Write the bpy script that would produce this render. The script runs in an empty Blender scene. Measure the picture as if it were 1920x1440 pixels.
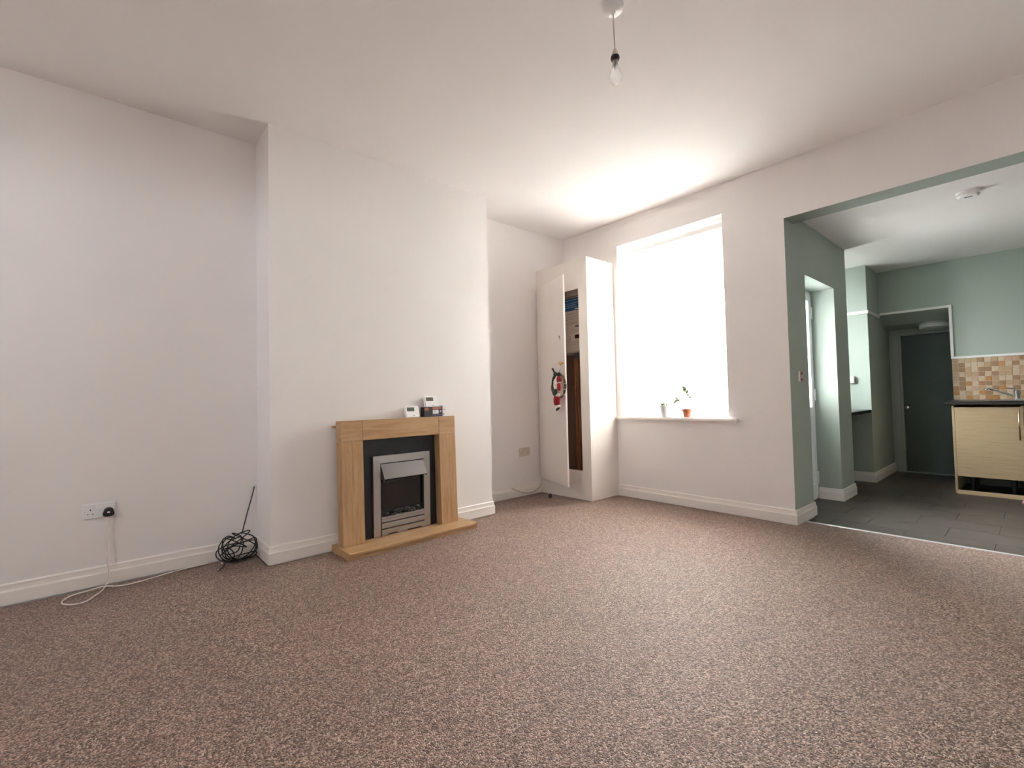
import bpy, bmesh, math, random
from mathutils import Vector, Matrix
random.seed(7)
SC = bpy.context.scene
COL = SC.collection
PI = math.pi

# ------------------------------------------------------------------ camera
YAW, PITCH, ROLL, FPX = 0.8512, 0.0318, -0.0217, 871.14
CAMZ = 1.02
fw = Vector((-math.sin(YAW)*math.cos(PITCH), math.cos(YAW)*math.cos(PITCH), math.sin(PITCH)))
rt = Vector((math.cos(YAW), math.sin(YAW), 0)); up = rt.cross(fw)
R_ = math.cos(ROLL)*rt + math.sin(ROLL)*up
U_ = -math.sin(ROLL)*rt + math.cos(ROLL)*up
cd = bpy.data.cameras.new('camera'); cam = bpy.data.objects.new('camera', cd); COL.objects.link(cam)
cam.matrix_world = Matrix(((R_.x, U_.x, -fw.x, 0), (R_.y, U_.y, -fw.y, 0), (R_.z, U_.z, -fw.z, CAMZ), (0, 0, 0, 1)))
cd.sensor_fit = 'HORIZONTAL'; cd.sensor_width = 36.0; cd.lens = FPX/1920*36.0
cd.clip_start = 0.02; cd.clip_end = 200
SC.camera = cam

# ------------------------------------------------------------------ sky and daylight
W = bpy.data.worlds.new('overcast_sky'); SC.world = W; W.use_nodes = True
bg = W.node_tree.nodes['Background']
bg.inputs[0].default_value = (0.96, 0.98, 1.0, 1); bg.inputs[1].default_value = 62

def portal(name, loc, direction, sx, sy):
    l = bpy.data.lights.new(name, 'AREA'); l.shape = 'RECTANGLE'; l.size = sx; l.size_y = sy
    l.cycles.is_portal = True
    o = bpy.data.objects.new(name, l); COL.objects.link(o)
    o.location = loc; o.rotation_euler = Vector(direction).to_track_quat('-Z', 'Y').to_euler()
portal('daylight_yard_window', (-2.33, 4.36, 1.70), (0, -1, 0), 1.2, 1.9)
portal('daylight_kitchen_window', (-2.12, 6.0, 1.68), (1, 0, 0), 0.5, 1.35)
portal('daylight_kitchen_door', (-1.62, 4.88, 1.0), (1, 0, 0), 0.9, 2.1)
portal('fill_added_side_window', (1.52, -1.25, 2.3), (-1, 0, 0), .5, .8)  # portal of the unseen window added for fill from the right
portal('fill_added_front_window', (-1.9, -2.42, 2.3), (0, 1, 0), .6, .8)  # portal of the unseen window added for fill from behind

SC.view_settings.view_transform = 'Standard'; SC.view_settings.look = 'None'
SC.view_settings.exposure = 0.42; SC.view_settings.gamma = 1.0
SC.view_settings.use_curve_mapping = False
SC.cycles.use_denoising = True
SC.cycles.max_bounces = 14; SC.cycles.diffuse_bounces = 8; SC.cycles.transparent_max_bounces = 12
SC.cycles.transmission_bounces = 8; SC.cycles.sample_clamp_indirect = 0
SC.cycles.caustics_reflective = False; SC.cycles.caustics_refractive = False

# ------------------------------------------------------------------ measured dimensions (metres)
XL, XC, XA = -3.600, -3.267, -3.642
Y1, Y2, YW = 0.794, 2.600, 4.019
H = 2.852
XO, ZO, ZK, KF = -1.294, 2.396, 2.478, -0.025
YCB, XCB, ZCB = 3.580, -2.933, 2.419
WX0, WX1, WZ0, WZ1 = -2.878, -1.780, 0.806, 2.586
YE, YD0, YD1, ZD = 5.728, 4.459, 5.292, 2.019
YB, XP, YBK = 6.613, -1.300, 7.180
XR, YN, XKR = 1.30, -2.20, 2.40

# ------------------------------------------------------------------ helpers
MATS = {}
def mat(name, color=(.8, .8, .8), rough=.6, metal=0.0, spec=.5, coat=0.0):
    if name in MATS: return MATS[name]
    m = bpy.data.materials.new(name); m.use_nodes = True
    b = m.node_tree.nodes['Principled BSDF']
    b.inputs['Base Color'].default_value = (*color, 1); b.inputs['Roughness'].default_value = rough
    b.inputs['Metallic'].default_value = metal; b.inputs['Specular IOR Level'].default_value = spec
    b.inputs['Coat Weight'].default_value = coat
    MATS[name] = m
    return m
def nn(m, t, **kw):
    n = m.node_tree.nodes.new(t)
    for k, v in kw.items():
        if k in n.inputs: n.inputs[k].default_value = v
        else: setattr(n, k, v)
    return n
def ln(m, a, b): m.node_tree.links.new(a, b)
def ramp(m, stops, interp='LINEAR'):
    r = m.node_tree.nodes.new('ShaderNodeValToRGB'); cr = r.color_ramp; cr.interpolation = interp
    while len(cr.elements) < len(stops): cr.elements.new(.5)
    for e, (p, c) in zip(cr.elements, stops): e.position = p; e.color = (*c, 1)
    return r
def speck(name, stops, scale, rough=.6, bump=0.0, bscale=None, stretch=(1, 1, 1), metal=0, spec=.5, detail=3, dist=.001, coat=0):
    """noise-coloured material in object space"""
    m = mat(name, stops[0][1], rough, metal, spec, coat)
    b = m.node_tree.nodes['Principled BSDF']
    tc = nn(m, 'ShaderNodeTexCoord'); mp = nn(m, 'ShaderNodeMapping'); mp.inputs['Scale'].default_value = stretch
    ln(m, tc.outputs['Object'], mp.inputs['Vector'])
    n = nn(m, 'ShaderNodeTexNoise'); n.inputs['Scale'].default_value = scale; n.inputs['Detail'].default_value = detail
    ln(m, mp.outputs[0], n.inputs['Vector'])
    r = ramp(m, stops); ln(m, n.outputs['Fac'], r.inputs[0]); ln(m, r.outputs[0], b.inputs['Base Color'])
    if bump:
        n2 = nn(m, 'ShaderNodeTexNoise'); n2.inputs['Scale'].default_value = bscale or scale*4; n2.inputs['Detail'].default_value = 4
        ln(m, mp.outputs[0], n2.inputs['Vector'])
        bp = nn(m, 'ShaderNodeBump'); bp.inputs['Strength'].default_value = bump; bp.inputs['Distance'].default_value = dist
        ln(m, n2.outputs['Fac'], bp.inputs['Height']); ln(m, bp.outputs[0], b.inputs['Normal'])
    return m

def tag(o, label=None, cat=None, group=None, kind=None):
    if label: o['label'] = label
    if cat: o['category'] = cat
    if group: o['group'] = group
    if kind: o['kind'] = kind
    return o
def thing(name, label, cat, loc=(0, 0, 0), rot=(0, 0, 0), group=None, kind=None):
    o = bpy.data.objects.new(name, None); COL.objects.link(o); o.empty_display_size = .05
    o.location = loc; o.rotation_euler = rot
    return tag(o, label, cat, group, kind)
def link(name, me, mats, parent=None, smooth=False, loc=None, rot=None, label=None):
    o = bpy.data.objects.new(name, me); COL.objects.link(o)
    if not isinstance(mats, (list, tuple)): mats = [mats]
    if not me.materials:
        for m in mats: me.materials.append(m)
    if smooth:
        for f in me.polygons: f.use_smooth = True
        if smooth == 'auto':
            try: me.set_sharp_from_angle(angle=math.radians(40))
            except Exception: pass
    if parent: o.parent = parent
    if loc is not None: o.location = loc
    if rot is not None: o.rotation_euler = rot
    if label: o['label'] = label
    return o
class MB:
    """collects shapes into ONE mesh"""
    def __init__(s): s.bm = bmesh.new()
    def box(s, lo, hi, bevel=0, seg=1, mi=0, M=None):
        c = [(a+b)/2 for a, b in zip(lo, hi)]; d = [abs(b-a) for a, b in zip(lo, hi)]
        r = bmesh.ops.create_cube(s.bm, size=1); vs = r['verts']
        for v in vs: v.co = Vector((c[0]+v.co.x*d[0], c[1]+v.co.y*d[1], c[2]+v.co.z*d[2]))
        fs = list({f for v in vs for f in v.link_faces})
        if bevel:
            es = list({e for v in vs for e in v.link_edges})
            rb = bmesh.ops.bevel(s.bm, geom=es, offset=bevel, segments=seg, affect='EDGES', clamp_overlap=True)
            vs = list({v for v in rb['verts']} | {v for v in vs if v.is_valid})
            fs = list({f for v in vs for f in v.link_faces})
        for f in fs: f.material_index = mi
        if M is not None:
            for v in set(vs): v.co = M @ v.co
        return s
    def prism(s, pts, axis, a, b, mi=0, M=None):
        """polygon in the two other axes, extruded along axis from a to b"""
        def mk(p, q):
            if axis == 0: return Vector((q, p[0], p[1]))
            if axis == 1: return Vector((p[0], q, p[1]))
            return Vector((p[0], p[1], q))
        v0 = [s.bm.verts.new(mk(p, a)) for p in pts]; v1 = [s.bm.verts.new(mk(p, b)) for p in pts]
        n = len(pts); fs = [s.bm.faces.new(v0), s.bm.faces.new(v1)]
        for i in range(n): fs.append(s.bm.faces.new((v0[i], v0[(i+1) % n], v1[(i+1) % n], v1[i])))
        for f in fs: f.material_index = mi
        if M is not None:
            for v in v0+v1: v.co = M @ v.co
        return s
    def tube(s, pts, r, seg=8, closed=False, caps=True, mi=0):
        pts = [Vector(p) for p in pts]; n = len(pts); rings = []; nrm = None
        rad = r if isinstance(r, (list, tuple)) else [r]*n
        for i in range(n):
            if closed: t = pts[(i+1) % n]-pts[i-1]
            else: t = pts[min(i+1, n-1)]-pts[max(i-1, 0)]
            if t.length < 1e-9: t = Vector((0, 0, 1))
            t.normalize()
            if nrm is None:
                nrm = t.orthogonal().normalized()
            else:
                nrm = (nrm - t*nrm.dot(t))
                nrm = nrm.normalized() if nrm.length > 1e-6 else t.orthogonal().normalized()
            bn = t.cross(nrm)
            rings.append([s.bm.verts.new(pts[i]+rad[i]*(math.cos(2*PI*k/seg)*nrm+math.sin(2*PI*k/seg)*bn)) for k in range(seg)])
        m = n if closed else n-1
        for i in range(m):
            a, b = rings[i], rings[(i+1) % n]
            for k in range(seg):
                f = s.bm.faces.new((a[k], a[(k+1) % seg], b[(k+1) % seg], b[k])); f.material_index = mi; f.smooth = True
        if caps and not closed:
            for q in (rings[0], rings[-1]):
                f = s.bm.faces.new(q); f.material_index = mi
        return s
    def lathe(s, prof, seg=24, c=(0, 0, 0), axis='Z', mi=0, M=None):
        rings = []; c = Vector(c); allv = []
        for r, z in prof:
            if r < 1e-6: ring = [s.bm.verts.new((0, 0, z))]
            else: ring = [s.bm.verts.new((r*math.cos(2*PI*k/seg), r*math.sin(2*PI*k/seg), z)) for k in range(seg)]
            rings.append(ring); allv += ring
        for a, b in zip(rings, rings[1:]):
            for k in range(seg):
                q = [a[k % len(a)], a[(k+1) % len(a)], b[(k+1) % len(b)], b[k % len(b)]]
                q = list(dict.fromkeys(q))
                if len(q) > 2:
                    try:
                        f = s.bm.faces.new(q); f.material_index = mi; f.smooth = True
                    except ValueError: pass
        for v in allv:
            p = v.co.copy()
            if axis == 'X': p = Vector((p.z, p.x, p.y))
            if axis == 'Y': p = Vector((p.x, -p.z, p.y))
            if M is not None: p = M @ p
            v.co = p+c
        return s
    def ball(s, c, r, sub=2, sc=(1, 1, 1), M=None, jit=0, mi=0, flat=False):
        rr = bmesh.ops.create_icosphere(s.bm, subdivisions=sub, radius=1)
        for v in rr['verts']:
            p = Vector((v.co.x*sc[0]*r, v.co.y*sc[1]*r, v.co.z*sc[2]*r))
            if jit: p *= 1+random.uniform(-jit, jit)
            if M is not None: p = M @ p
            v.co = p+Vector(c)
        for f in {f for v in rr['verts'] for f in v.link_faces}: f.material_index = mi; f.smooth = not flat
        return s
    def mesh(s, name):
        bmesh.ops.recalc_face_normals(s.bm, faces=s.bm.faces[:])
        me = bpy.data.meshes.new(name); s.bm.to_mesh(me); s.bm.free(); return me
    def build(s, name, mats, parent=None, smooth=False, **kw):
        return link(name, s.mesh(name), mats, parent, smooth, **kw)
def catmull(pts, n=8, closed=False):
    P = [Vector(p) for p in pts]; out = []; N = len(P)
    for i in range(N if closed else N-1):
        if closed: a, b, c, d = P[i-1], P[i], P[(i+1) % N], P[(i+2) % N]
        else: a, b, c, d = P[max(i-1, 0)], P[i], P[i+1], P[min(i+2, N-1)]
        for k in range(n):
            t = k/n
            out.append(.5*((2*b)+(c-a)*t+(2*a-5*b+4*c-d)*t*t+(3*b-a-3*c+d)*t**3))
    if not closed: out.append(P[-1])
    return out
def slab(name, axis, p0, p1, us, vs, holes=(), mats=None, pick=None, parent=None, kind='structure'):
    """wall between planes p0,p1 of an axis, with rectangular through-holes (u0,u1,v0,v1)"""
    bm = bmesh.new(); oth = [i for i in range(3) if i != axis]
    U = sorted(set([us[0], us[1]]+[x for h in holes for x in h[:2] if us[0] < x < us[1]]))
    V = sorted(set([vs[0], vs[1]]+[x for h in holes for x in h[2:] if vs[0] < x < vs[1]]))
    cache = {}
    def vert(u, v, w):
        k = (round(u, 5), round(v, 5), round(w, 5))
        if k not in cache:
            c = [0, 0, 0]; c[oth[0]] = u; c[oth[1]] = v; c[axis] = w; cache[k] = bm.verts.new(c)
        return cache[k]
    def solid(i, j):
        if not (0 <= i < len(U)-1 and 0 <= j < len(V)-1): return False
        cu, cv = (U[i]+U[i+1])/2, (V[j]+V[j+1])/2
        return not any(h[0] < cu < h[1] and h[2] < cv < h[3] for h in holes)
    for i in range(len(U)-1):
        for j in range(len(V)-1):
            if not solid(i, j): continue
            a, b, c, d = U[i], U[i+1], V[j], V[j+1]
            for w in (p0, p1): bm.faces.new([vert(a, c, w), vert(b, c, w), vert(b, d, w), vert(a, d, w)])
            for ni, nj, e in ((i-1, j, ((a, c), (a, d))), (i+1, j, ((b, c), (b, d))), (i, j-1, ((a, c), (b, c))), (i, j+1, ((a, d), (b, d)))):
                if not solid(ni, nj):
                    (u0, v0), (u1, v1) = e
                    bm.faces.new([vert(u0, v0, p0), vert(u1, v1, p0), vert(u1, v1, p1), vert(u0, v0, p1)])
    bmesh.ops.recalc_face_normals(bm, faces=bm.faces[:])
    if pick:
        for f in bm.faces: f.material_index = pick(f.normal, f.calc_center_median())
    me = bpy.data.meshes.new(name); bm.to_mesh(me); bm.free()
    o = link(name, me, mats, parent)
    if kind and not parent: o['kind'] = kind
    return o
def block(name, lo, hi, m, parent=None, kind='structure', bevel=0):
    o = MB().box(lo, hi, bevel).build(name, m, parent)
    if not parent and kind: o['kind'] = kind
    return o
def copy_tree(o, parent=None):
    c = o.copy(); COL.objects.link(c); c.parent = parent
    for ch in list(o.children): copy_tree(ch, c)
    return c

# ------------------------------------------------------------------ materials
M_wall = speck('white_emulsion', [(.3, (.845, .810, .797)), (.7, (.865, .830, .817))], 2.2, rough=.75, bump=.12, bscale=260, dist=.0008, spec=.25)
M_ceil = speck('ceiling_emulsion', [(.3, (.84, .806, .794)), (.7, (.865, .831, .819))], 1.5, rough=.85, bump=.1, bscale=160, dist=.0008, spec=.2)
M_green = speck('sage_emulsion', [(.3, (.368, .418, .374)), (.7, (.388, .438, .392))], 2.2, rough=.65, bump=.1, bscale=260, dist=.0006, spec=.3)
M_gdark = speck('dark_green_paint', [(.3, (.085, .118, .105)), (.7, (.098, .132, .117))], 2.5, rough=.5, bump=.08, bscale=200, dist=.0005, spec=.4)
M_gloss = mat('white_gloss_paint', (.86, .815, .775), .32, spec=.5)
M_trim = mat('white_trim_paint', (.80, .78, .75), .35)
M_pvc = mat('white_pvc', (.82, .84, .86), .28)
M_white = mat('white_plastic', (.86, .85, .845), .35)
M_cupb = speck('white_cupboard_paint', [(.3, (.79, .735, .69)), (.7, (.82, .765, .72))], 3, rough=.42, bump=.05, bscale=120, dist=.0005)
M_dark = mat('dark_void', (.012, .011, .011), .7)
M_black = mat('black_plastic', (.012, .012, .013), .35)
M_chrome = mat('chrome', (.75, .75, .76), .12, 1)
M_brass = mat('brass', (.72, .49, .16), .25, 1)
M_copper = mat('copper_pipe', (.50, .22, .11), .4, .7)
M_strip = mat('aluminium_strip', (.80, .80, .82), .3, .6)

def wood(name, axis, stops, scale=9, stretch=14, rough=.45, ring=.0):
    m = mat(name, stops[0][1], rough, spec=.4); b = m.node_tree.nodes['Principled BSDF']
    tc = nn(m, 'ShaderNodeTexCoord'); mp = nn(m, 'ShaderNodeMapping')
    sc = [stretch]*3; sc[axis] = 1.0
    mp.inputs['Scale'].default_value = sc
    oi = nn(m, 'ShaderNodeObjectInfo'); ml = nn(m, 'ShaderNodeMath', operation='MULTIPLY'); ml.inputs[1].default_value = 7.0
    ln(m, oi.outputs['Random'], ml.inputs[0]); ln(m, ml.outputs[0], mp.inputs['Location'])
    ln(m, tc.outputs['Object'], mp.inputs['Vector'])
    n = nn(m, 'ShaderNodeTexNoise'); n.inputs['Scale'].default_value = scale*.35; n.inputs['Detail'].default_value = 5; n.inputs['Distortion'].default_value = .6
    ln(m, mp.outputs[0], n.inputs['Vector'])
    n2 = nn(m, 'ShaderNodeTexNoise'); n2.inputs['Scale'].default_value = scale*2.2; n2.inputs['Detail'].default_value = 3
    ln(m, mp.outputs[0], n2.inputs['Vector'])
    mx = nn(m, 'ShaderNodeMix'); mx.data_type = 'FLOAT'; mx.inputs[0].default_value = .35
    ln(m, n.outputs['Fac'], mx.inputs[2]); ln(m, n2.outputs['Fac'], mx.inputs[3])
    r = ramp(m, stops); ln(m, mx.outputs[0], r.inputs[0]); ln(m, r.outputs[0], b.inputs['Base Color'])
    bp = nn(m, 'ShaderNodeBump'); bp.inputs['Strength'].default_value = .15; bp.inputs['Distance'].default_value = .001
    ln(m, n2.outputs['Fac'], bp.inputs['Height']); ln(m, bp.outputs[0], b.inputs['Normal'])
    return m
OAK = [(.3, (.33, .185, .085)), (.48, (.46, .28, .14)), (.62, (.52, .33, .175)), (.8, (.42, .25, .12))]
M_oakz = wood('oak_upright_grain', 2, OAK); M_oaky = wood('oak_level_grain', 1, OAK)
PALE = [(.3, (.46, .33, .19)), (.5, (.56, .42, .26)), (.7, (.60, .46, .30))]
M_palex = wood('pale_laminate', 0, PALE, scale=12, stretch=22, rough=.4)

def steel():
    m = mat('brushed_steel', (.47, .445, .43), .34, 1); b = m.node_tree.nodes['Principled BSDF']
    tc = nn(m, 'ShaderNodeTexCoord'); mp = nn(m, 'ShaderNodeMapping'); mp.inputs['Scale'].default_value = (300, 6, 300)
    ln(m, tc.outputs['Object'], mp.inputs['Vector'])
    n = nn(m, 'ShaderNodeTexNoise'); n.inputs['Scale'].default_value = 1; ln(m, mp.outputs[0], n.inputs['Vector'])
    r = ramp(m, [(.3, (.32, .32, .32)), (.7, (.40, .40, .40))]); ln(m, n.outputs['Fac'], r.inputs[0]); ln(m, r.outputs[0], b.inputs['Roughness'])
    return m
M_steel = steel()

def carpet_mat():
    m = mat('speckled_carpet', (.3, .22, .19), .40, spec=.85); b = m.node_tree.nodes['Principled BSDF']
    b.inputs['Specular Tint'].default_value = (1.0, .84, .76, 1); b.inputs['Sheen Weight'].default_value = .1; b.inputs['Sheen Roughness'].default_value = .35
    tc = nn(m, 'ShaderNodeTexCoord')
    nd = nn(m, 'ShaderNodeTexNoise'); nd.inputs['Scale'].default_value = 90; nd.inputs['Detail'].default_value = 2
    ln(m, tc.outputs['Object'], nd.inputs['Vector'])
    vm = nn(m, 'ShaderNodeVectorMath', operation='SCALE'); vm.inputs['Scale'].default_value = .012
    ln(m, nd.outputs['Color'], vm.inputs[0])
    va = nn(m, 'ShaderNodeVectorMath', operation='ADD'); ln(m, tc.outputs['Object'], va.inputs[0]); ln(m, vm.outputs[0], va.inputs[1])
    v = nn(m, 'ShaderNodeTexVoronoi'); v.inputs['Scale'].default_value = 225; ln(m, va.outputs[0], v.inputs['Vector'])
    sp = nn(m, 'ShaderNodeSeparateColor'); ln(m, v.outputs['Color'], sp.inputs[0])
    r = ramp(m, [(0, (.022, .009, .006)), (.2, (.080, .037, .024)), (.48, (.205, .117, .084)), (.74, (.36, .230, .176)), (.93, (.60, .435, .355))])
    ln(m, sp.outputs[0], r.inputs[0])
    # footfall: broad soft variation of the pile's lie
    nb = nn(m, 'ShaderNodeTexNoise'); nb.inputs['Scale'].default_value = 1.6; nb.inputs['Detail'].default_value = 3
    ln(m, tc.outputs['Object'], nb.inputs['Vector'])
    rb = ramp(m, [(.3, (.90, .90, .90)), (.7, (1.06, 1.06, 1.06))]); ln(m, nb.outputs['Fac'], rb.inputs[0])
    mx = nn(m, 'ShaderNodeMix'); mx.data_type = 'RGBA'; mx.blend_type = 'MULTIPLY'; mx.inputs[0].default_value = 1
    ln(m, r.outputs[0], mx.inputs[6]); ln(m, rb.outputs[0], mx.inputs[7]); ln(m, mx.outputs[2], b.inputs['Base Color'])
    bp = nn(m, 'ShaderNodeBump'); bp.inputs['Strength'].default_value = .9; bp.inputs['Distance'].default_value = .004; bp.invert = True
    ln(m, v.outputs['Distance'], bp.inputs['Height']); ln(m, bp.outputs[0], b.inputs['Normal'])
    return m
M_carpet = carpet_mat()

def schlick(nt):
    """thin-sheet reflectance, the same from both faces"""
    lw = nt.nodes.new('ShaderNodeLayerWeight'); lw.inputs['Blend'].default_value = .5
    pw = nt.nodes.new('ShaderNodeMath'); pw.operation = 'POWER'; pw.inputs[1].default_value = 5
    ma = nt.nodes.new('ShaderNodeMath'); ma.operation = 'MULTIPLY_ADD'; ma.inputs[1].default_value = .9; ma.inputs[2].default_value = .035
    nt.links.new(lw.outputs['Facing'], pw.inputs[0]); nt.links.new(pw.outputs[0], ma.inputs[0])
    return ma.outputs[0]
def glass_mat():
    m = bpy.data.materials.new('window_glass'); m.use_nodes = True; nt = m.node_tree; nt.nodes.clear()
    o = nt.nodes.new('ShaderNodeOutputMaterial'); mx = nt.nodes.new('ShaderNodeMixShader')
    t = nt.nodes.new('ShaderNodeBsdfTransparent'); g = nt.nodes.new('ShaderNodeBsdfGlossy'); g.inputs['Roughness'].default_value = .02
    t.inputs[0].default_value = (.96, .975, .97, 1)
    nt.links.new(schlick(nt), mx.inputs[0]); nt.links.new(t.outputs[0], mx.inputs[1]); nt.links.new(g.outputs[0], mx.inputs[2]); nt.links.new(mx.outputs[0], o.inputs[0])
    return m
M_glass = glass_mat()

def fabric_mat():
    m = bpy.data.materials.new('cream_blind_fabric'); m.use_nodes = True; nt = m.node_tree; nt.nodes.clear()
    o = nt.nodes.new('ShaderNodeOutputMaterial')
    d = nt.nodes.new('ShaderNodeBsdfDiffuse'); d.inputs[0].default_value = (.78, .68, .58, 1)
    t = nt.nodes.new('ShaderNodeBsdfTranslucent'); t.inputs[0].default_value = (.93, .885, .85, 1)
    p = nt.nodes.new('ShaderNodeBsdfTransparent'); p.inputs[0].default_value = (1.0, .972, .95, 1)
    m1 = nt.nodes.new('ShaderNodeMixShader'); m1.inputs[0].default_value = .62
    m2 = nt.nodes.new('ShaderNodeMixShader'); m2.inputs[0].default_value = .48
    nt.links.new(d.outputs[0], m1.inputs[1]); nt.links.new(t.outputs[0], m1.inputs[2])
    nt.links.new(m1.outputs[0], m2.inputs[1]); nt.links.new(p.outputs[0], m2.inputs[2]); nt.links.new(m2.outputs[0], o.inputs[0])
    return m
M_fabric = fabric_mat()

# ================================================================== THE SETTING
T = .20
slab('wall_left_near', 0, XL-T, XL, (YN-T, Y1+.05), (KF-.1, H+.05), mats=[M_wall])
slab('wall_left_far', 0, XA-T+.042, XA, (Y2-.05, YW+.02), (KF-.1, H+.05), mats=[M_wall])
block('wall_chimney_breast', (XL-T, Y1, KF-.1), (XC, Y2, H+.05), M_wall)
# window wall: white towards the room, sage on the end that turns into the kitchen
slab('wall_window', 1, YW, YW+.32, (XL-T, XO), (KF-.1, H+.05), [(WX0, WX1, WZ0, WZ1)], [M_wall, M_green],
     pick=lambda n, c: 1 if (n.x > .9 and c.x > XO-.01) else 0)
slab('wall_lintel', 1, YW, 4.215, (XO, XR+.2), (ZO, H+.05), mats=[M_wall, M_green], pick=lambda n, c: 0 if n.y < -.5 else 1)
slab('wall_window_right', 1, YW, 4.215, (.95, XR+.2), (KF-.1, ZO), mats=[M_wall, M_green], pick=lambda n, c: 0 if n.y < -.5 else 1)
slab('wall_right', 0, XR, XR+T, (YN-T, YW), (KF-.1, H+.05), [(-1.39, -1.11, 2.04, 2.60)], [M_wall])
slab('wall_front', 1, YN-T, YN, (XL, XR), (KF-.1, H+.05), [(-2.11, -1.69, 2.03, 2.60)], [M_wall])
slab('ceiling', 2, H, H+.12, (XL-T, XR+T), (YN-T, YW+.32), mats=[M_ceil])
slab('floor', 2, -.14, -.014, (XL-T, XR+T), (YN-T, 4.19), mats=[mat('floorboards_shadowed', (.06, .045, .035), .8)])
# kitchen shell
slab('wall_kitchen_left', 0, XO-.30, XO, (YW+.32, YE), (KF-.1, ZK+.4), [(YD0, YD1, KF-.2, ZD)], [M_green])
slab('wall_kitchen_recess', 1, YE-.1, YE, (-2.1, XO-.30), (KF-.1, ZK+.4), mats=[M_green])
slab('wall_kitchen_window', 0, -2.1, -2.0, (YE, YB), (KF-.1, ZK+.4), [(5.80, 6.18, 1.05, 2.30)], [M_green])
block('wall_kitchen_pier', (-2.1, YB, KF-.1), (XP, 8.3, ZK+.4), M_green)
slab('wall_kitchen_back', 1, YBK, YBK+.10, (XP, XKR+.1), (KF-.1, ZK+.4), [(XP-.1, -.662, KF-.2, 1.948)], [M_green])
slab('wall_kitchen_right', 0, XKR, XKR+.1, (4.0, YBK), (KF-.1, ZK+.4), (), [M_green])
slab('wall_kitchen_front', 1, YW+.02, 4.215, (XR+.2, XKR), (KF-.1, ZK+.4), mats=[M_green])
slab('ceiling_kitchen', 2, ZK, ZK+.1, (-2.1, XKR+.1), (4.215, YBK+.1), mats=[M_ceil])
# lobby under the stairs
block('wall_lobby_right', (-.25, YBK+.10, KF-.1), (-.15, 8.3, ZK), M_green)
YLB = 7.715
slab('wall_lobby_back', 1, YLB, YLB+.12, (XP, -.25), (KF-.1, 2.2), [(-1.205, -.42, KF-.2, 1.72)], [M_green])
block('lobby_light_block', (XP, 7.86, KF-.1), (-.25, 7.95, 2.2), M_green)  # added block behind the door, stops sky light leaking under it
lc = MB()
lc.prism([(YBK+.001, 1.948), (7.43, 1.836), (7.85, 1.782), (7.85, 2.1), (YBK+.001, 2.1)], 0, XP, -.25)
o = lc.build('ceiling_lobby', M_green); o['kind'] = 'structure'

# ---- kitchen floor: base and separate vinyl tiles
kf = slab('floor_kitchen', 2, KF-.10, KF-.004, (-2.05, XKR), (4.19, 7.9), mats=[mat('tile_joint', (.03, .028, .027), .8)])
def vinyl():
    m = mat('dark_vinyl_tile', (.06, .05, .045), .42, spec=.55); b = m.node_tree.nodes['Principled BSDF']
    tc = nn(m, 'ShaderNodeTexCoord'); oi = nn(m, 'ShaderNodeObjectInfo')
    mp = nn(m, 'ShaderNodeMapping'); mp.inputs['Scale'].default_value = (2.0, 9, 5)
    ml = nn(m, 'ShaderNodeMath', operation='MULTIPLY'); ml.inputs[1].default_value = 30
    ln(m, oi.outputs['Random'], ml.inputs[0]); ln(m, ml.outputs[0], mp.inputs['Location']); ln(m, tc.outputs['Object'], mp.inputs['Vector'])
    n = nn(m, 'ShaderNodeTexNoise'); n.inputs['Scale'].default_value = 2.4; n.inputs['Detail'].default_value = 8; n.inputs['Roughness'].default_value = .65
    ln(m, mp.outputs[0], n.inputs['Vector'])
    r = ramp(m, [(.25, (.046, .037, .033)), (.5, (.078, .064, .057)), (.72, (.125, .106, .094)), (.85, (.20, .172, .154))])
    ln(m, n.outputs['Fac'], r.inputs[0]); ln(m, r.outputs[0], b.inputs['Base Color'])
    r2 = ramp(m, [(.3, (.36, .36, .36)), (.8, (.55, .55, .55))]); ln(m, n.outputs['Fac'], r2.inputs[0]); ln(m, r2.outputs[0], b.inputs['Roughness'])
    bp = nn(m, 'ShaderNodeBump'); bp.inputs['Strength'].default_value = .2; bp.inputs['Distance'].default_value = .001
    ln(m, n.outputs['Fac'], bp.inputs['Height']); ln(m, bp.outputs[0], b.inputs['Normal'])
    return m
M_vinyl = vinyl()
TX, TY = .457, .305
tile_cache = {}
row = 0; y = 4.20
while y < 7.71:
    x = -.50 + (0 if row % 2 == 1 else .255) - 5*TX
    y1 = min(y+TY, 7.712)
    while x < XKR:
        xa, xb = max(x, -2.0), min(x+TX, XKR)
        if xb-xa > .02 and not (xb < XO-.31 and (y1 < YE or y > YB)) and not (y > YBK and xa > -.25):
            if y1 <= YE or y >= YB: xa = max(xa, XO-.30)
            if y > YBK: xb = min(xb, -.25)
            w, d = xb-xa-.0022, y1-y-.0022
            key = (round(w, 3), round(d, 3))
            if key not in tile_cache:
                tile_cache[key] = MB().box((-w/2, -d/2, -.004), (w/2, d/2, 0), .0008).mesh('vinyl_tile')
                tile_cache[key].materials.append(M_vinyl)
            if w > .02: link('floor_tile', tile_cache[key], M_vinyl, kf, loc=((xa+xb)/2, (y+y1)/2, KF))
        x += TX
    y += TY; row += 1

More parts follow.
